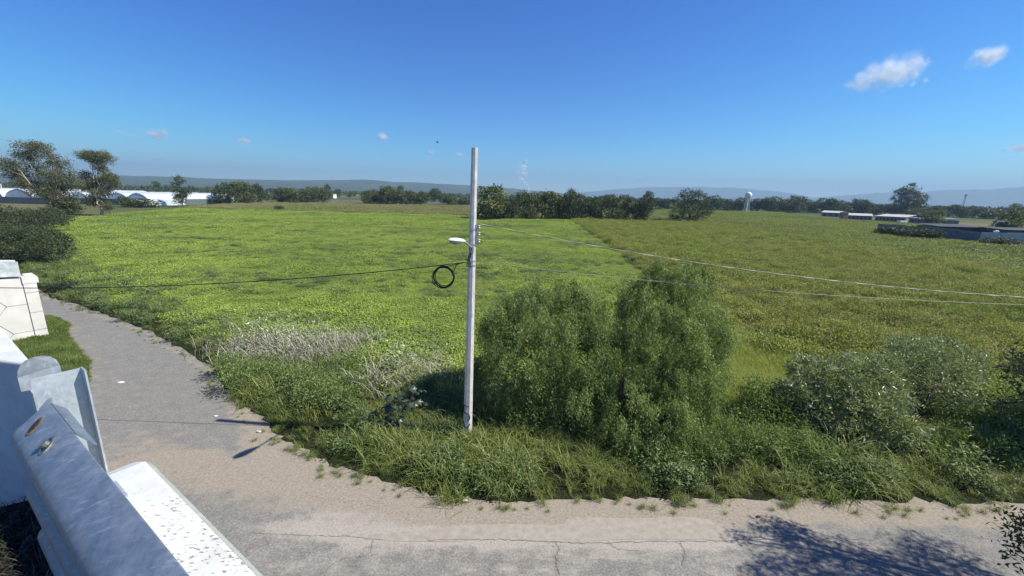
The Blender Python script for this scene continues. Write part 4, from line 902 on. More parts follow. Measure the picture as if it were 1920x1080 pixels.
def m_white_ledge(name, pits=True, grime=(0.35, 0.33, 0.30)):
    m, nt, nd, lk = nodes_of(name); P = pos(nt)
    n = noise(nt, 4, 6, 0.7); n3 = noise(nt, 30, 5, 0.75)
    c = ramp(nt, n.outputs[0], [(0.25, (0.48, 0.50, 0.49)), (0.6, (0.62, 0.63, 0.62))]).outputs[0]
    c = mixc(nt, 0.35, c, ramp(nt, n3.outputs[0], [(0.3, (0.8, 0.8, 0.78)), (0.6, (1.05, 1.05, 1.05))]).outputs[0], 'MULTIPLY')
    h = n3.outputs[0]
    if pits:
        q = mapping(nt, P, (34, 95, 60), (0, 0, 0.35)); f = noise(nt, 1.0, 2, 0.5, q); den = noise(nt, 2.6, 3, 0.6)
        A = N(nt, 'ShaderNodeAttribute', attribute_name='wear').outputs['Fac']
        k = math_(nt, 'ADD', f.outputs[0], math_(nt, 'ADD', math_(nt, 'MULTIPLY', math_(nt, 'SUBTRACT', den.outputs[0], 0.5), 0.45), math_(nt, 'MULTIPLY', A, 0.17)))
        pit = ramp(nt, k, [(0.69, (0, 0, 0)), (0.725, (1, 1, 1))]).outputs[0]
        c = mixc(nt, pit, c, (0.27, 0.23, 0.195)); h = math_(nt, 'SUBTRACT', n3.outputs[0], math_(nt, 'MULTIPLY', pit, 0.8))
    finish(nt, c, 0.75, 0, h, 0.5, 0.004, 0.3); return m
M_ledge = m_white_ledge('pitted_white_paint'); M_ppt = m_white_ledge('white_parapet_paint', False)
M_cham = m_simple('grey_green_chamfer', (0.42, 0.45, 0.40), (0.30, 0.32, 0.29), 20, 0.85)

# thrie beam: swept profile (v, z below the top)
def beam_profile(dv=0.0, dz=0.0, sc=1.0):
    P = [(0.226, -0.004), (0.223, 0.0), (0.206, -0.006), (0.140, -0.054), (0.124, -0.072), (0.117, -0.090), (0.117, -0.112), (0.124, -0.128), (0.144, -0.142), (0.206, -0.172), (0.218, -0.186), (0.221, -0.202)]
    out = list(P); 
    for k in (1, 2): out += [(v, z - 0.205 * k) for (v, z) in P[2:]]
    return [(v + dv, 7.70 + z + dz) for v, z in out]
def sheet_sweep(name, us, prof_fn, mat, parent, thick=0.004):
    V = []; m = None
    for u in us:
        pr_ = prof_fn(u); m = len(pr_); V += [UV(u, v, z) for v, z in pr_]
    F = [(i*m+j, i*m+j+1, (i+1)*m+j+1, (i+1)*m+j) for i in range(len(us)-1) for j in range(m-1)]
    o = MB().add(V, F).build(name, mat, parent, smooth=True)
    s = o.modifiers.new('thickness', 'SOLIDIFY'); s.thickness = thick; s.offset = 0
    b_ = o.modifiers.new('smooth', 'EDGE_SPLIT'); b_.split_angle = math.radians(50); return o
rail = empty('guardrail', UV(1.6, 0.22, 7.15), 'galvanised corrugated steel guardrail end in the near left corner', 'guardrail')
beam = sheet_sweep('beam', np.linspace(-2.2, 2.18, 30), lambda u: beam_profile(0, 0.003 * math.sin(u * 2)), M_rail, rail)
def term(u):
    t = min(1, max(0, (u - 2.12) / 0.34)); return [(v + 0.012 + 0.05 * t * t + (0.18 - v) * 0.35 * t, z - 0.008 - 0.05 * t * (1 if z > 7.6 else 0.4)) for v, z in beam_profile()]
sheet_sweep('end_section', np.linspace(2.02, 2.44, 10), term, M_rail, rail)
# lap plate behind the lip
lp_ = MB(); V = [UV(1.86, .228, 7.692), UV(2.2, .228, 7.692), UV(2.2, .262, 7.655), UV(1.80, .262, 7.655)]
o = lp_.add(V, [(0, 1, 2, 3)]).build('lap_plate', M_rail, rail); s = o.modifiers.new('t', 'SOLIDIFY'); s.thickness = 0.004
# slots with rims and a bolt: on the upper slope
sl_n = norm(-NV * 0.588 + np.array([0, 0, 0.809])); sl_t = norm(NV * 0.809 + np.array([0, 0, 0.588]))
def slot(u, vf, a, b_, ang, mat, name, lift, parent, k=18):
    c = UV(u, 0.206 + (0.140 - 0.206) * vf, 7.694 + (-0.048) * vf) + sl_n * lift
    e1 = DV * math.cos(ang) + sl_t * math.sin(ang); e2 = -DV * math.sin(ang) + sl_t * math.cos(ang)
    V = [c + a * math.cos(t) * e1 + b_ * math.sin(t) * e2 for t in np.linspace(0, 2 * math.pi, k, endpoint=False)]
    V += [p - sl_n * 0.004 for p in V]
    return MB().add(V, [tuple(range(k))] + [(i, i + k, (i + 1) % k + k, (i + 1) % k) for i in range(k)]).build(name, mat, parent)
for (u, ang) in ((2.09, 0.9), (1.90, 0.75)):
    s1 = slot(u, 0.55, 0.036, 0.018, ang, M_rust if u > 2 else M_bolt, 'slot_rim', 0.0035, beam); slot(u, 0.55, 0.026, 0.011, ang, M_dark, 'slot', 0.0045, beam)
c = UV(1.895, 0.170, 7.668) + sl_n * 0.006
MB().tube([c, c + sl_n * 0.012], 0.013, 10).build('bolt', M_bolt, beam)
# rounded plate standing behind the post
V = []; k = 16
pc = [(0.165, 7.69), (0.165, 7.75), (0.168, 7.775), (0.178, 7.80), (0.195, 7.818), (0.215, 7.826), (0.237, 7.826), (0.257, 7.816), (0.272, 7.797), (0.279, 7.77), (0.280, 7.69)]
V = [UV(2.40 + 0.02 * ((v - 0.24) / 0.06) ** 2, v + 0.02, z) for v, z in pc]; n = len(V)
MB().add(V + [p + DV * 0.004 for p in V], [tuple(range(n)), tuple(range(n, 2*n))[::-1]] + [(i, (i+1) % n, (i+1) % n + n, i + n) for i in range(n)]).build('rounded_end_plate', M_post, rail)
# post: web and two flanges
post = empty('rail_post', UV(2.37, 0.28, 7.15), 'flat galvanised steel channel post holding the end of the guardrail', 'post')
BX = [DV, NV, np.array([0, 0, 1.])]
MB().box(UV(2.372, 0.278, 7.44), (0.006, 0.142, 0.62), BX).build('web', M_post, post)
MB().box(UV(2.345, 0.352, 7.44), (0.062, 0.006, 0.625), BX).build('flange', M_post, post)
MB().box(UV(2.345, 0.205, 7.42), (0.062, 0.006, 0.58), BX).build('flange', M_post, post)
MB().box(UV(2.34, 0.28, 7.155), (0.16, 0.22, 0.012), BX).build('base_plate', M_post, post)
# blocks between beam and ledge further back
for u in (0.4, -1.5):
    MB().box(UV(u, 0.29, 7.42), (0.006, 0.12, 0.54), BX).build('spacer', M_post, rail)
# the white ledge: rounded top, chamfered outer edge
ld = empty('concrete_ledge', UV(1.0, 0.4, 6.9), 'low white painted concrete ledge with pitted top beside the guardrail', 'ledge')
prof_l = [(0.245, 6.50), (0.245, 7.135), (0.252, 7.148), (0.265, 7.152), (0.505, 7.150), (0.520, 7.146)]
prof_c = [(0.521, 7.1455), (0.541, 7.125), (0.550, 7.10), (0.553, 6.50)]
us = np.linspace(-2.5, 2.60, 60)
def rnd(u): e = max(0, (u - 2.52) / 0.08); return 0.03 * e * e
V = []; m = len(prof_l)
for u in us:
    V += [UV(u, v - (v - .4) * 0.10 * max(0, (u - 2.5) / .1) ** 2, z - rnd(u)) for v, z in prof_l]
V = np.array(V); me = mesh_from('top_slab', V, [np.array([(i*m+j, i*m+j+1, (i+1)*m+j+1, (i+1)*m+j) for i in range(len(us)-1) for j in range(m-1)] ), np.array([[(len(us)-1)*m + j for j in range(m)]])], M_ledge, smooth=False)
at_ = me.attributes.new('wear', 'FLOAT', 'POINT'); U_ = V @ DV; Vv = V @ NV
at_.data.foreach_set('value', (np.clip((Vv - 0.25) / 0.25, 0, 1) * np.clip(1.3 - U_ / 1.9, -0.6, 1)).astype(np.float32))
link('top_slab', me, ld)
V = []; m = len(prof_c)
for u in us: V += [UV(u, v - (v - .4) * 0.10 * max(0, (u - 2.5) / .1) ** 2, z - rnd(u)) for v, z in prof_c]
MB().add(V, [(i*m+j, i*m+j+1, (i+1)*m+j+1, (i+1)*m+j) for i in range(len(us)-1) for j in range(m-1)] + [tuple((len(us)-1)*m + j for j in range(m))]).build('outer_edge', M_cham, ld, smooth=True)
# deck and abutment that carry them
M_conc = m_simple('grey_concrete', (0.36, 0.35, 0.33), (0.24, 0.235, 0.22), 1.5, 0.9)
q = lambda u, v: UV(u, v, 0)[:2]
o = MB().prism([q(-9, -6), q(2.58, -6), q(2.58, 0.54), q(-9, 0.54)], 0.0, 6.55).build('abutment', M_conc)
o.data.materials.append(M_soil); o.data.polygons[[p.index for p in o.data.polygons if p.normal.z > 0.9][0]].material_index = 1; tag(o, 'concrete bridge abutment carrying the ledge and guardrail', 'abutment')
# parapet of the next stretch, sunlit top and shaded face
A = UV(4.62, 0.445, 0)[:2]; Bn = A + np.array([-0.985, 0.17]) * 3.6; Cn = Bn + DV[:2] * 16; Dn = A + DV[:2] * 16
o = MB().prism([A, Dn, Cn, Bn], 5.2, 7.15).build('parapet', M_ppt, None, bevel=0.02); tag(o, 'thick white bridge parapet with sunlit top beyond the guardrail end', 'parapet')
o = MB().prism([q(2.6, -6), q(4.6, -6), A + np.array([0, .0]), q(4.6, 0.3), q(2.6, 0.3)][:2] + [q(5.6, -1), q(5.0, 0.38), q(2.6, 0.38)], 0.0, 5.86).build('embankment', M_soil); tag(o, kind='structure')
o = MB().prism([q(2.6, 0.42), q(4.6, 0.36), q(4.6, 0.50), q(2.6, 0.53)], 0, 6.55).build('added_shade_wall', M_conc); tag(o, 'added low concrete wall shading the gap between ledge and parapet', 'wall')  # added wall, put in to throw shade on the grass below the parapet
M_thatch = m_leaf('thatch_shade_dark', ((0.012, 0.016, 0.010), (0.03, 0.035, 0.022), (0.16, 0.15, 0.11)), 0.1)  # blades coloured nearly black to stand in for shade below the parapet
src = [source('dry_tuft', grass_tuft(140 + i, 60, 0.20, 0.006, 0.12, M_thatch, 1.1, 4, 0.15)) for i in range(2)]
P = np.array([UV(a, b_, 5.86) for a, b_ in zip(r.uniform(2.7, 5.0, 260), r.uniform(-3, 0.35, 260))] + [UV(a, b_, 6.55) for a, b_ in zip(r.uniform(1.0, 2.55, 160), r.uniform(-1.5, 0.2, 160))])
scatter('dry_grass', P, r.random(420) * 6.28, 0.6 + 0.7 * r.random(420), r.integers(0, 2, 420), src, 'matted dry grass in the shaded gap below the parapet')

# ------------------------------------------------------------------ white panel wall
W0 = np.array([-25.83, 21.64, 0]); WN = -NV; WF = -DV      # runs away along -NV, faces -DV
def WP(s, z, o=0.0): return W0 + WN * s + WF * o + np.array([0, 0, z])
M_panel = m_simple('white_panel_concrete', (0.66, 0.64, 0.60), (0.52, 0.50, 0.46), 0.9, 0.9, 0, 0.2, 0.01)
M_joint = m_simple('joint_grey', (0.14, 0.13, 0.12), (0.08, 0.08, 0.07), 4)
wall = empty('panel_wall', W0, 'white retaining wall of hexagonal concrete panels with an end pillar', 'wall')
def wall_piece(name, poly, o0, o1, mat, bev=0.02):
    n = len(poly); V = [WP(s, z, o0) for s, z in poly] + [WP(s, z, o1) for s, z in poly]
    return MB().add(V, [tuple(range(n)), tuple(range(n, 2*n))[::-1]] + [(i, (i+1) % n, (i+1) % n + n, i + n) for i in range(n)]).build(name, mat, wall, bevel=bev)
wall_piece('backing', [(0.05, -0.2), (14, -0.2), (14, 5.0), (0.45, 3.75), (0.05, 3.4)], -0.6, -0.06, M_joint, 0)
for (z0, z1) in [(-0.2, 0.62), (0.645, 1.60), (1.625, 2.70), (2.725, 3.25)]:
    wall_piece('pillar_block', [(0.02, z0), (0.42, z0), (0.42, z1), (0.02, z1)], -0.6, 0.06, M_panel, 0.035)
wall_piece('pillar_cap', [(-0.06, 3.27), (0.42, 3.27), (0.42, 3.62), (0.02, 3.62), (-0.06, 3.5)], -0.62, 0.08, M_panel, 0.05)
g = 0.022
def hexp(s0, z0, z1, first=False):
    zm = (z0 + z1) / 2
    if first: return [(0.445, z0 + g), (s0 + 1.45 - g, z0 + g), (s0 + 1.95 - g, zm), (s0 + 1.45 - g, z1 - g), (0.445, z1 - g)]
    return [(s0 - 0.5 + g, zm), (s0 + g, z0 + g), (s0 + 1.45 - g, z0 + g), (s0 + 1.95 - g, zm), (s0 + 1.45 - g, z1 - g), (s0 + g, z1 - g)]
for k, (z0, z1) in enumerate([(-0.9, 0.6), (0.6, 2.1), (2.1, 3.6)]):
    wall_piece('panel', hexp(-0.25, z0, z1, True), -0.06, 0.0, M_panel, 0.012)
for cidx in range(1, 5):
    s0 = -0.25 + cidx * 1.95
    for z0 in ((-1.65, -0.15, 1.35, 2.85) if cidx % 2 else (-0.9, 0.6, 2.1)):
        wall_piece('panel', hexp(s0, z0, z0 + 1.5), -0.06, 0.0, M_panel, 0.012)
# sloping coping beam above the panels
wall_piece('coping', [(0.50, 3.66), (14, 3.66 + 1.2), (14, 5.6 + .6), (0.50, 4.40)], -0.62, 0.10, m_simple('lichen_stained_coping', (0.60, 0.62, 0.60), (0.28, 0.33, 0.36), 2.2, 0.9), 0.03)

# ------------------------------------------------------------------ greenhouses on the left
M_film = m_simple('white_plastic_film', (0.54, 0.57, 0.59), (0.44, 0.48, 0.50), 0.6, 0.45, 0, 0.15, 0.05)
M_gable = m_simple('grey_gable_film', (0.62, 0.68, 0.72), (0.5, 0.56, 0.6), 0.6, 0.5)
M_mesh = m_simple('dark_shade_mesh', (0.12, 0.15, 0.16), (0.08, 0.10, 0.11), 1, 0.8)
def tunnel(parent, x0, w, y0, y1, he, hr, skew=0.0, k=12):
    """one gothic arched bay: roof sheet, end walls"""
    def arc(t): a = math.pi * t; return (x0 + w / 2 - w / 2 * math.cos(a), he + (hr - he) * (0.55 * math.sin(a) + 0.45 * (1 - abs(2 * t - 1))))
    A0 = [arc(i / k) for i in range(k + 1)]; nS = 9; V = []
    for j in range(nS + 1):
        yy = y0 + (y1 - y0) * j / nS; V += [(x + skew * j / nS, yy, z) for x, z in A0]
    m = k + 1; o = MB().add(V, [(j*m+i, j*m+i+1, (j+1)*m+i+1, (j+1)*m+i) for j in range(nS) for i in range(k)]).build('roof_sheet', M_film, parent, smooth=True)
    for yy, sk in ((y0 + 0.02, 0), (y1 - 0.02, skew)):
        MB().add([(x + sk, yy, z) for x, z in A0], [tuple(range(m))]).build('gable', M_gable, parent)
    for j in range(nS + 1):
        yy = y0 + (y1 - y0) * j / nS
        MB().tube([(x + skew * j / nS, yy, z + 0.05) for x, z in A0], 0.05, 4).build('hoop', M_gable, parent)
gh = empty('tunnel_greenhouse', (-167, 178, 0), 'long white plastic greenhouse of joined arched tunnels behind the meadow', 'greenhouse')
for i in range(4): tunnel(gh, -188 + i * 8.4, 8.4, 176, 232, 2.6, 5.3)
x1 = -188 + 4 * 8.4
MB().box((x1 - 8.4 * 2, 176.0, 1.3), (8.4 * 4, 0.1, 2.6)).build('front_curtain', M_mesh, gh)
MB().box((x1 + 0.02, 186, 1.3), (0.1, 20, 2.6)).build('side_curtain', M_film, gh)
MB().box((x1 + 0.02, 211, 1.2), (0.1, 29.5, 2.4)).build('side_mesh', M_mesh, gh)
MB().box((x1 + 0.02, 229, 1.3), (0.1, 6.2, 2.6)).build('side_curtain', M_film, gh)
g2 = empty('tunnel_greenhouse', (-168, 165, 0), 'low white arched entrance tunnel in front of the big greenhouse', 'greenhouse')
tunnel(g2, -153.5, 5.5, 166, 178, 0.3, 2.9)
g3 = empty('tunnel_greenhouse', (-215, 170, 0), 'white tunnel greenhouse half hidden behind the two eucalyptus trees', 'greenhouse')
for i in range(4): tunnel(g3, -229 + i * 11, 11, 168 + 1 * i, 215, 2.6, 5.8)
MB().box((-207, 167.9, 1.3), (44, 0.1, 2.6)).build('front_curtain', M_mesh, g3)
# ------------------------------------------------------------------ small buildings and marks far away
M_wallw = m_simple('white_render', (0.72, 0.70, 0.66), (0.6, 0.58, 0.54), 0.5); M_pink = m_simple('pinkish_tiles', (0.5, 0.33, 0.26), (0.4, 0.27, 0.22), 0.5)
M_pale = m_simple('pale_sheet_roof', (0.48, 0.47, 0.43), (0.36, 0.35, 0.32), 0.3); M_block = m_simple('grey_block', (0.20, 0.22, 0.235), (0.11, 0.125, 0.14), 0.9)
M_brick = m_simple('brick_red', (0.34, 0.19, 0.14), (0.25, 0.14, 0.10), 1.0); M_darkroof = m_simple('dark_roof_sheet', (0.06, 0.07, 0.07), (0.04, 0.045, 0.05), 0.5); M_win = m_simple('dark_opening', (0.02, 0.025, 0.03), (0.015, 0.02, 0.02), 1, 0.3)
def shed(name, a, b_, w, h, label, mw, mr, cat, slope=0.4, nopen=3):
    """low building along a->b on the ground, depth w to its far side"""
    a = np.array([a[0], a[1], 0.]); b_ = np.array([b_[0], b_[1], 0.]); e = norm(b_ - a); f = np.array([-e[1], e[0], 0.]); f = f if f @ a > 0 else -f; L = np.linalg.norm(b_ - a)
    o = empty(name, (a + b_) / 2, label, cat); ax = [e, f, np.array([0, 0, 1.])]
    MB().box((a + b_) / 2 + f * w / 2 + [0, 0, h / 2], (L, w, h), ax).build('wall', mw, o)
    c0 = (a + b_) / 2 + f * w / 2
    V = [c0 + e * sx * (L / 2 + .4) + f * sy * (w / 2 + .4) + np.array([0, 0, h + 0.02 + (slope if sy > 0 else 0) + dz]) for dz in (0, .12) for sx, sy in ((-1, -1), (1, -1), (1, 1), (-1, 1))]
    MB().add(V, [(3,2,1,0),(4,5,6,7),(0,1,5,4),(1,2,6,5),(2,3,7,6),(3,0,4,7)]).build('roof', mr, o)
    for k in range(nopen):
        p = a + e * L * (k + 0.5) / nopen + np.array([0, 0, h * 0.45]) - f * 0.03
        MB().box(p, (min(1.2, L / nopen * .4), 0.08, h * 0.5), ax).build('window', M_win, o)
    return o
a = G(1588, 411); b_ = G(1634, 413); shed('long_shed', a, b_, 12, 2.1, 'low shed with pale roof next to the brick tower', M_block, M_pale, 'shed', 0.9, 6)
a = G(1640, 413.5); b_ = G(1696, 416.5); shed('long_shed', a, b_, 12, 2.3, 'longest pale roofed low shed in the middle of the row', M_block, M_pale, 'shed', 1.0, 8)
a = G(1703, 417); b_ = G(1742, 421); shed('long_shed', a, b_, 10, 2.2, 'greyish shed at the right end of the row, shaded front', M_block, M_block, 'shed', 0.7, 3)
a = G(1690, 420); o = MB().box(a + [0, 0, 0.7], (3.2, 2.0, 1.4)).build('white_tank', M_wallw, None, bevel=0.2); tag(o, 'small white box tank in front of the sheds', 'tank')
a = G(1540, 405.5); b_ = G(1574, 407); shed('long_shed', a, b_, 8, 2.4, 'small pale roofed shed left of the brick tower', M_block, M_pale, 'shed', 1.0, 3)
a = G(1581, 411); o = empty('brick_tower', a, 'short reddish brick tower at the left end of the long sheds', 'tower')
MB().box(a + [0, 0, 1.8], (2.6, 2.6, 3.6)).build('wall', M_brick, o); MB().box(a + [0, 0, 3.7], (3.0, 3.0, 0.2)).build('roof', M_pale, o)
a = G(613.5, 371.5); b_ = G(625, 371.8); shed('small_house', a, b_, 8, 4.0, 'small white house among the trees left of centre', M_wallw, M_pink, 'house', 0.5, 2)
a = G(0, 375); b_ = G(16, 376); shed('tiled_shed', a, b_, 8, 2.6, 'low shed with pinkish roof at the far left edge', M_block, M_pink, 'shed', 1.0, 2)
o = empty('long_wall', G(740, 379), 'long pale low wall behind the loose row of trees', 'wall')
pa = G(608, 377.6); pb = G(882, 384.0); n_ = 12
for k in range(n_):
    s0 = pa + (pb - pa) * k / n_; s1 = pa + (pb - pa) * (k + 0.96) / n_; e = norm(s1 - s0)
    MB().box((s0 + s1) / 2 + [0, 0, 0.8], (np.linalg.norm(s1 - s0), 0.25, 1.6), [e, np.cross([0, 0, 1.], e), np.array([0, 0, 1.])]).build('panel', M_pale, o)
# walled compound at the right
cw = empty('compound_wall', (111.5, 99.5, 0), 'grey block compound wall with a dark shaded side and a sunlit front', 'wall')
def wseg(p, q_, h, t=0.2, nseg=6, mt=None):
    p = np.array([*p, 0.]); q_ = np.array([*q_, 0.])
    for k in range(nseg):
        s0 = p + (q_ - p) * k / nseg; s1 = p + (q_ - p) * (k + 0.97) / nseg; e = norm(s1 - s0); hh = h * (0.94 + 0.09 * ((k * 7) % 5) / 4)
        MB().box((s0 + s1) / 2 + [0, 0, hh / 2], (np.linalg.norm(s1 - s0), t, hh), [e, np.cross([0, 0, 1.], e), np.array([0, 0, 1.])]).build('panel', mt or M_block, cw)
wseg((111.5, 99.3), (114.5, 131), 2.7); wseg((111.6, 99.1), (146, 96.5), 2.7, mt=m_simple('sunlit_block_tone', (0.42, 0.45, 0.48), (0.26, 0.29, 0.32), 0.9))  # same block wall; the front's lighter colour paints in the sunlight
shed('dark_shed', (114.5, 112), (126, 111), 7, 2.95, 'dark roofed shed behind the shaded corner of the compound wall', M_darkroof, M_darkroof, 'shed', 0.4, 2)
shed('dark_shed', (123, 104), (138, 103), 6, 2.9, 'dark roofed shed behind the sunlit compound wall', M_darkroof, M_darkroof, 'shed', 0.3, 3)
def crumple(name, P, s, mat, label, cat, seed, flat=0.5):
    r = np.random.default_rng(seed); n = 7; me = bpy.data.meshes.new(name)
    th = np.linspace(0, math.pi, n); V = []; F = []; k = 9
    for i, t in enumerate(th):
        for j in range(k):
            a = 2 * math.pi * j / k; q = s * (0.75 + 0.5 * r.random()); V.append(np.array(P) + [q * math.sin(t) * math.cos(a), q * math.sin(t) * math.sin(a) * .6, s * flat + q * flat * math.cos(t)])
    F = [(i*k+j, i*k+(j+1)%k, (i+1)*k+(j+1)%k, (i+1)*k+j) for i in range(n-1) for j in range(k)]
    o = MB().add(V, F).build(name, mat); tag(o, label, cat); return o
crumple('rubble_heap', G(1893, 461), 1.0, M_wallw, 'white rubble heap at the foot of the sunlit compound wall', 'rubble', 3, 0.4)
crumple('white_tarp', (117.0, 100.8, 2.4), 0.6, M_wallw, 'white tarp bundle on top of the compound wall corner', 'tarp', 4, 0.5)
# curved lamp beside the compound
o = empty('street_lamp', (122.2, 104, 0), 'curved white street lamp behind the compound wall', 'street lamp')
base = at(1861, 445, 120); base[2] = 0; tp = at(1862, 428, 120); e1 = at(1866, 419, 120); e2 = at(1880, 415, 119)
o.location = base
MB().tube([base, tp, at(1863.5, 422, 120), e1, at(1872, 416, 119.5), e2], 0.16, 6).build('mast', M_lampw, o, smooth=True)
MB().box(e2, (1.2, 0.5, 0.25)).build('lamp_head', M_lampw, o)
# utility pole at the far left
o = empty('utility_pole', G(8, 378), 'thin leaning pale pole beside the pinkish shed at the far left', 'pole'); d = depth(G(8, 378))
MB().tube([G(8, 378), at(1, 345, d)], [0.28, 0.2], 8).build('shaft', M_pale, o)
MB().box(at(1.5, 348, d), (2.0, 0.15, 0.15)).build('crossarm', M_pale, o)
# water tower
d = 300; c0 = at(1403, 370, d); o = empty('water_tower', (c0[0], c0[1], 0), 'white water tower with round tank rising above the belt of trees', 'water tower'); zt = c0[2]; 
M_white = m_simple('white_tank_paint', (0.8, 0.8, 0.8), (0.68, 0.68, 0.68), 0.3, 0.5)
cx, cyy = c0[0], c0[1]
MB().tube([(cx, cyy, zt - 1.5), (cx, cyy, zt - 0.3), (cx, cyy, zt + 0.4), (cx, cyy, zt + 2.6), (cx, cyy, zt + 3.3), (cx, cyy, zt + 3.8)], [0.5, 1.6, 2.15, 2.2, 1.4, 0.2], 20).build('tank', M_white, o, smooth=True)
for a in range(4):
    t = a * math.pi / 2 + 0.6; MB().tube([(cx + 2.0 * math.cos(t), cyy + 2.0 * math.sin(t), 0), (cx + 1.5 * math.cos(t), cyy + 1.5 * math.sin(t), zt)], 0.16, 6).build('leg', M_white, o)
MB().tube([(cx, cyy, 0), (cx, cyy, zt)], 0.35, 8).build('riser', M_white, o)
# lattice mast
d = 640; pt = at(1811.5, 366, d); pb = at(1803, 392, d); pb[2] = 0; o = empty('radio_mast', pb, 'thin lattice radio mast on the skyline at the right', 'mast')
M_mast = m_simple('mast_steel', (0.3, 0.3, 0.31), (0.22, 0.22, 0.22), 1, 0.5, 0.5)
for sx, sy in ((1, 0), (-.5, .87), (-.5, -.87)):
    MB().tube([pb + np.array([2.0 * sx, 2.0 * sy, 0]), pt + np.array([.5 * sx, .5 * sy, 0])], 0.25, 4).build('leg', M_mast, o)
mb = MB(); 
for k in range(12):
    z0 = pb + (pt - pb) * k / 12; z1 = pb + (pt - pb) * (k + 1) / 12; w0 = 2 - 1.5 * k / 12; w1 = 2 - 1.5 * (k + 1) / 12; s = 1 if k % 2 else -1
    mb.tube([z0 + [s * w0 * .8, 0, 0], z1 - [s * w1 * .8, 0, 0]], 0.14, 4)
mb.build('bracing', M_mast, o); MB().tube([pt - [0, 0, 1.5], pt + [0, 0, 1.0]], 1.5, 10).build('antenna', M_mast, o)

# small things: litter and bird
M_lit = m_simple('white_litter', (0.75, 0.75, 0.72), (0.6, 0.6, 0.58), 20, 0.6)
crumple('plastic_litter', G(872, 941), 0.075, M_lit, 'crumpled white plastic litter at the grass edge below the pole', 'litter', 11)
crumple('plastic_litter', G(486, 811), 0.08, M_lit, 'white scrap where the lamp shadow meets the verge', 'litter', 12)
crumple('plastic_litter', G(405, 781), 0.07, M_lit, 'pale scrap on the gravel near the tip of the pole shadow', 'litter', 13, 0.3)
crumple('plastic_litter', G(228, 717), 0.14, M_lit, 'flat white paper lying in the middle of the lane', 'litter', 14, 0.12)
crumple('stone', G(1422, 970), 0.06, M_bark, 'dark clod lying on the asphalt near the dirt shoulder', 'stone', 15, 0.4)
pbz = at(820, 266.5, 30); bird = empty('bird', pbz, 'tiny dark bird flying above the far hills left of the pole', 'bird')
MB().tube([pbz + [-.09, 0, 0], pbz + [-.05, 0, .005], pbz, pbz + [.06, 0, 0], pbz + [.10, 0, .01]], [.005, .03, .045, .03, .006], 8).build('body', M_black, bird, smooth=True)
for s in (-1, 1):
    MB().add([pbz + [.03, 0, .01], pbz + [-.03, 0, .01], pbz + [-.05, s * .13, .06], pbz + [-.01, s * .22, .03], pbz + [.03, s * .12, .06]], [(0, 1, 2, 3, 4)]).build('wing', M_black, bird)
src = []
for i in range(3):
    rr_ = np.random.default_rng(700 + i); V = rand_dirs(10, rr_) * rr_.uniform(.6, 1, (10, 1)) * np.array([.03, .03, .018]); import bmesh
    bm = bmesh.new(); [bm.verts.new(v) for v in V]; bmesh.ops.convex_hull(bm, input=bm.verts); me = bpy.data.meshes.new('pebble'); bm.to_mesh(me); bm.free(); me.materials.append(m_simple('pebble_stone', (0.42, 0.38, 0.34), (0.25, 0.22, 0.2), 9)); src.append(source('pebble', me))
P = rand_in([(-40, 8), (40, 8), (40, 33), (-40, 33)], 60000, r, 0.012); de = seg_dist(P, EDGE_S); di = seg_dist(P, SIDE_C)
P = P[(~inside(P, list(EDGE_S) + verge_poly[len(EDGE_S):])) & (r.random(len(P)) < np.where(de < 1.0, 0.5 * (1 - de), 0) + 0.09 * (di < 1.9))]
scatter('gravel', P, r.random(len(P)) * 6.28, 0.2 + 0.9 * r.random(len(P)) ** 2, r.integers(0, 3, len(P)), src, 'loose pale gravel scattered along the road edges')

# ------------------------------------------------------------------ clouds and smoke: many soft translucent wisps
def m_puff(name, alpha, col=(0.9, 0.9, 0.9)):
    m, nt, nd, lk = nodes_of(name)
    uv = N(nt, 'ShaderNodeUVMap'); uv.uv_map = 'uv'
    s = N(nt, 'ShaderNodeVectorMath', operation='SUBTRACT'); lk.new(uv.outputs[0], s.inputs[0]); s.inputs[1].default_value = (0.5, 0.5, 0)
    ln = N(nt, 'ShaderNodeVectorMath', operation='LENGTH'); lk.new(s.outputs[0], ln.inputs[0])
    mr = N(nt, 'ShaderNodeMapRange', interpolation_type='SMOOTHERSTEP'); lk.new(ln.outputs['Value'], mr.inputs[0]); mr.inputs[1].default_value = 0.5; mr.inputs[2].default_value = 0.05; mr.inputs[3].default_value = 0; mr.inputs[4].default_value = alpha
    d = N(nt, 'ShaderNodeBsdfDiffuse'); d.inputs[0].default_value = (*col, 1); t = N(nt, 'ShaderNodeBsdfTranslucent'); t.inputs[0].default_value = (*col, 1)
    mx = N(nt, 'ShaderNodeMixShader'); lk.new(d.outputs[0], mx.inputs[1]); lk.new(t.outputs[0], mx.inputs[2]); tr = N(nt, 'ShaderNodeBsdfTransparent')
    m2 = N(nt, 'ShaderNodeMixShader'); lk.new(mr.outputs[0], m2.inputs[0]); lk.new(tr.outputs[0], m2.inputs[1]); lk.new(mx.outputs[0], m2.inputs[2])
    o = N(nt, 'ShaderNodeOutputMaterial'); lk.new(m2.outputs[0], o.inputs[0]); return m
M_cloud = m_puff('cloud_vapour', 0.17, (1, 1, 1)); M_thin = m_puff('thin_cloud_vapour', 0.10, (1, 1, 1)); M_smoke = m_puff('smoke', 0.16, (1, 1, 1)); M_smoke2 = m_puff('dense_smoke', 0.2, (0.95, 0.95, 0.95))
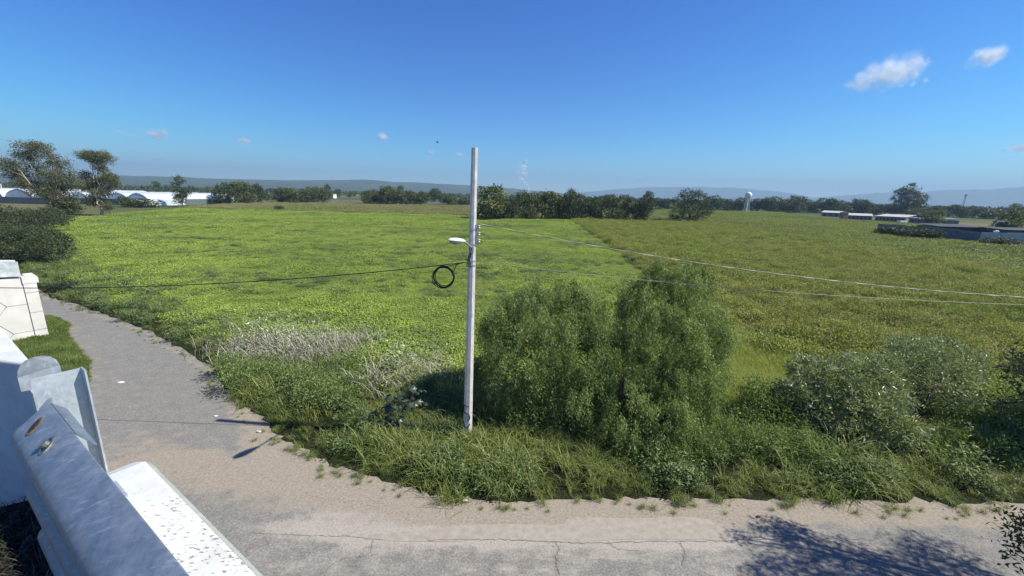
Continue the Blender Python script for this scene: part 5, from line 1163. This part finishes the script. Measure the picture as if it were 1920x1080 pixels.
def puffs(name, C, size, mat, seed):
    r = np.random.default_rng(seed); n = len(C); a = rand_dirs(n, r); b_ = norm(np.cross(a, rand_dirs(n, r))); s = (np.asarray(size) * np.ones(n))[:, None]
    V = np.stack([C - a*s - b_*s, C + a*s - b_*s, C + a*s + b_*s, C - a*s + b_*s], 1).reshape(-1, 3); F = np.arange(4*n).reshape(n, 4)
    return mesh_from(name, V, [F], mat, uvs=np.tile(np.array([[0,0],[1,0],[1,1],[0,1]]), (n, 1)))
def cloud(blobs, D, n, label, mat, seed, sz=0.3):
    """blobs: (x, y, half width, half height) of its lumps"""
    r = np.random.default_rng(seed); C = []; S = []
    w = np.array([b_[2] * b_[3] for b_ in blobs]); k = r.choice(len(blobs), n, p=w / w.sum())
    for i in k:
        x, y, a, b_ = blobs[i]; c0 = at(x, y, D); q = rand_dirs(1, r)[0] * r.random() ** 0.5
        C.append(c0 + _R * q[0] * a * D / FPX + _U * q[1] * b_ * 0.8 * D / FPX + _F * q[2] * a * D / FPX); S.append(min(a, b_ * 1.5) * D / FPX * sz * 2.0 * r.uniform(0.5, 1.4))
    o = link('cloud', puffs('cloud', np.array(C), np.array(S), mat, seed)); tag(o, label, 'cloud'); return o
cloud([(1625, 150, 32, 16), (1660, 138, 40, 20), (1695, 132, 38, 20), (1650, 158, 46, 10), (1722, 148, 44, 6), (1602, 160, 24, 10), (1712, 120, 26, 8)], 21000, 230, 'largest white cloud with a curved top at the upper right', M_cloud, 1)
cloud([(1853, 106, 22, 16), (1862, 100, 16, 14), (1840, 104, 18, 8), (1856, 118, 14, 8)], 21000, 110, 'small puffy cloud right of the largest one', M_cloud, 2)
cloud([(1905, 279, 22, 7), (1925, 276, 16, 8)], 30000, 132, 'small cloud cut by the right edge above the far mountains', M_cloud, 3)
cloud([(296, 252, 16, 9), (308, 248, 8, 7), (290, 256, 12, 6)], 30000, 123, 'round pale cloud, right one of the pair over the white tunnels', M_cloud, 4)
cloud([(224, 247, 12, 4), (242, 253, 16, 4)], 30000, 93, 'flat wispy cloud, left one of the pair over the white tunnels', M_thin, 5)
cloud([(455, 262, 12, 6), (462, 265, 9, 5)], 30000, 81, 'small oval cloud above the dark clump of trees', M_cloud, 6)
cloud([(716, 255, 10, 8), (720, 258, 9, 6)], 30000, 102, 'small round cloud left of the pole top', M_cloud, 7)
cloud([(808, 285, 8, 4)], 30000, 63, 'tiny cloud just below the flying bird', M_cloud, 8)
cloud([(862, 290, 7, 4)], 30000, 60, 'faintest tiny cloud touching the left side of the pole top', M_cloud, 9)
cloud([(434, 303, 14, 3)], 30000, 63, 'thin flat cloud low above the left hills', M_thin, 10)
cloud([(296, 299, 13, 4)], 30000, 72, 'thin short cloud under the round pale cloud', M_thin, 11)
cloud([(240, 302, 18, 5)], 30000, 72, 'blurred cloud patch just right of the second eucalyptus crown', M_thin, 12)
cloud([(1100, 344, 12, 3), (1160, 343, 24, 4), (1195, 340, 18, 5)], 36000, 123, 'low broken cloud bank over the pale mountains right of the smoke', M_thin, 13)
r = np.random.default_rng(55); C = []; S = []; D = 1400
for i in range(230):
    t = r.random() ** 1.2; y = 362 - 52 * t; x = 991 - 3 * math.sin(t * 3) - 12 * t + 4 * math.sin(t * 9) ; w = (1.5 + 10 * t)
    C.append(at(x + r.normal(0, w * 0.4), y + r.normal(0, w * 0.3), D)); S.append((2 + 6 * t) * D / FPX * 0.6)
o = link('smoke_plume', puffs('smoke_plume', np.array(C), np.array(S), M_smoke, 56)); tag(o, 'thin white smoke plume rising behind the trees right of the pole', 'smoke')
C = np.array([at(990 + r.normal(0, 1.2), 366 - 9 * r.random(), D - 10) for i in range(30)])
o2 = link('smoke_base', puffs('smoke_base', C, 3.2, M_smoke2, 57)); o2.parent = o

# ------------------------------------------------------------------ haze
hz = MB().box((0, 0, 279), (24000, 24000, 562)).build('haze', None); tag(hz, 'pale blue summer haze over the fields and hills', kind='stuff')
m, nt, nd, lk = nodes_of('haze_air'); pv = N(nt, 'ShaderNodeVolumePrincipled'); pv.inputs['Color'].default_value = (0.36, 0.52, 0.72, 1); pv.inputs['Density'].default_value = 2.0e-4; pv.inputs['Anisotropy'].default_value = 0.1
oo = N(nt, 'ShaderNodeOutputMaterial'); lk.new(pv.outputs[0], oo.inputs['Volume']); hz.data.materials.append(m)
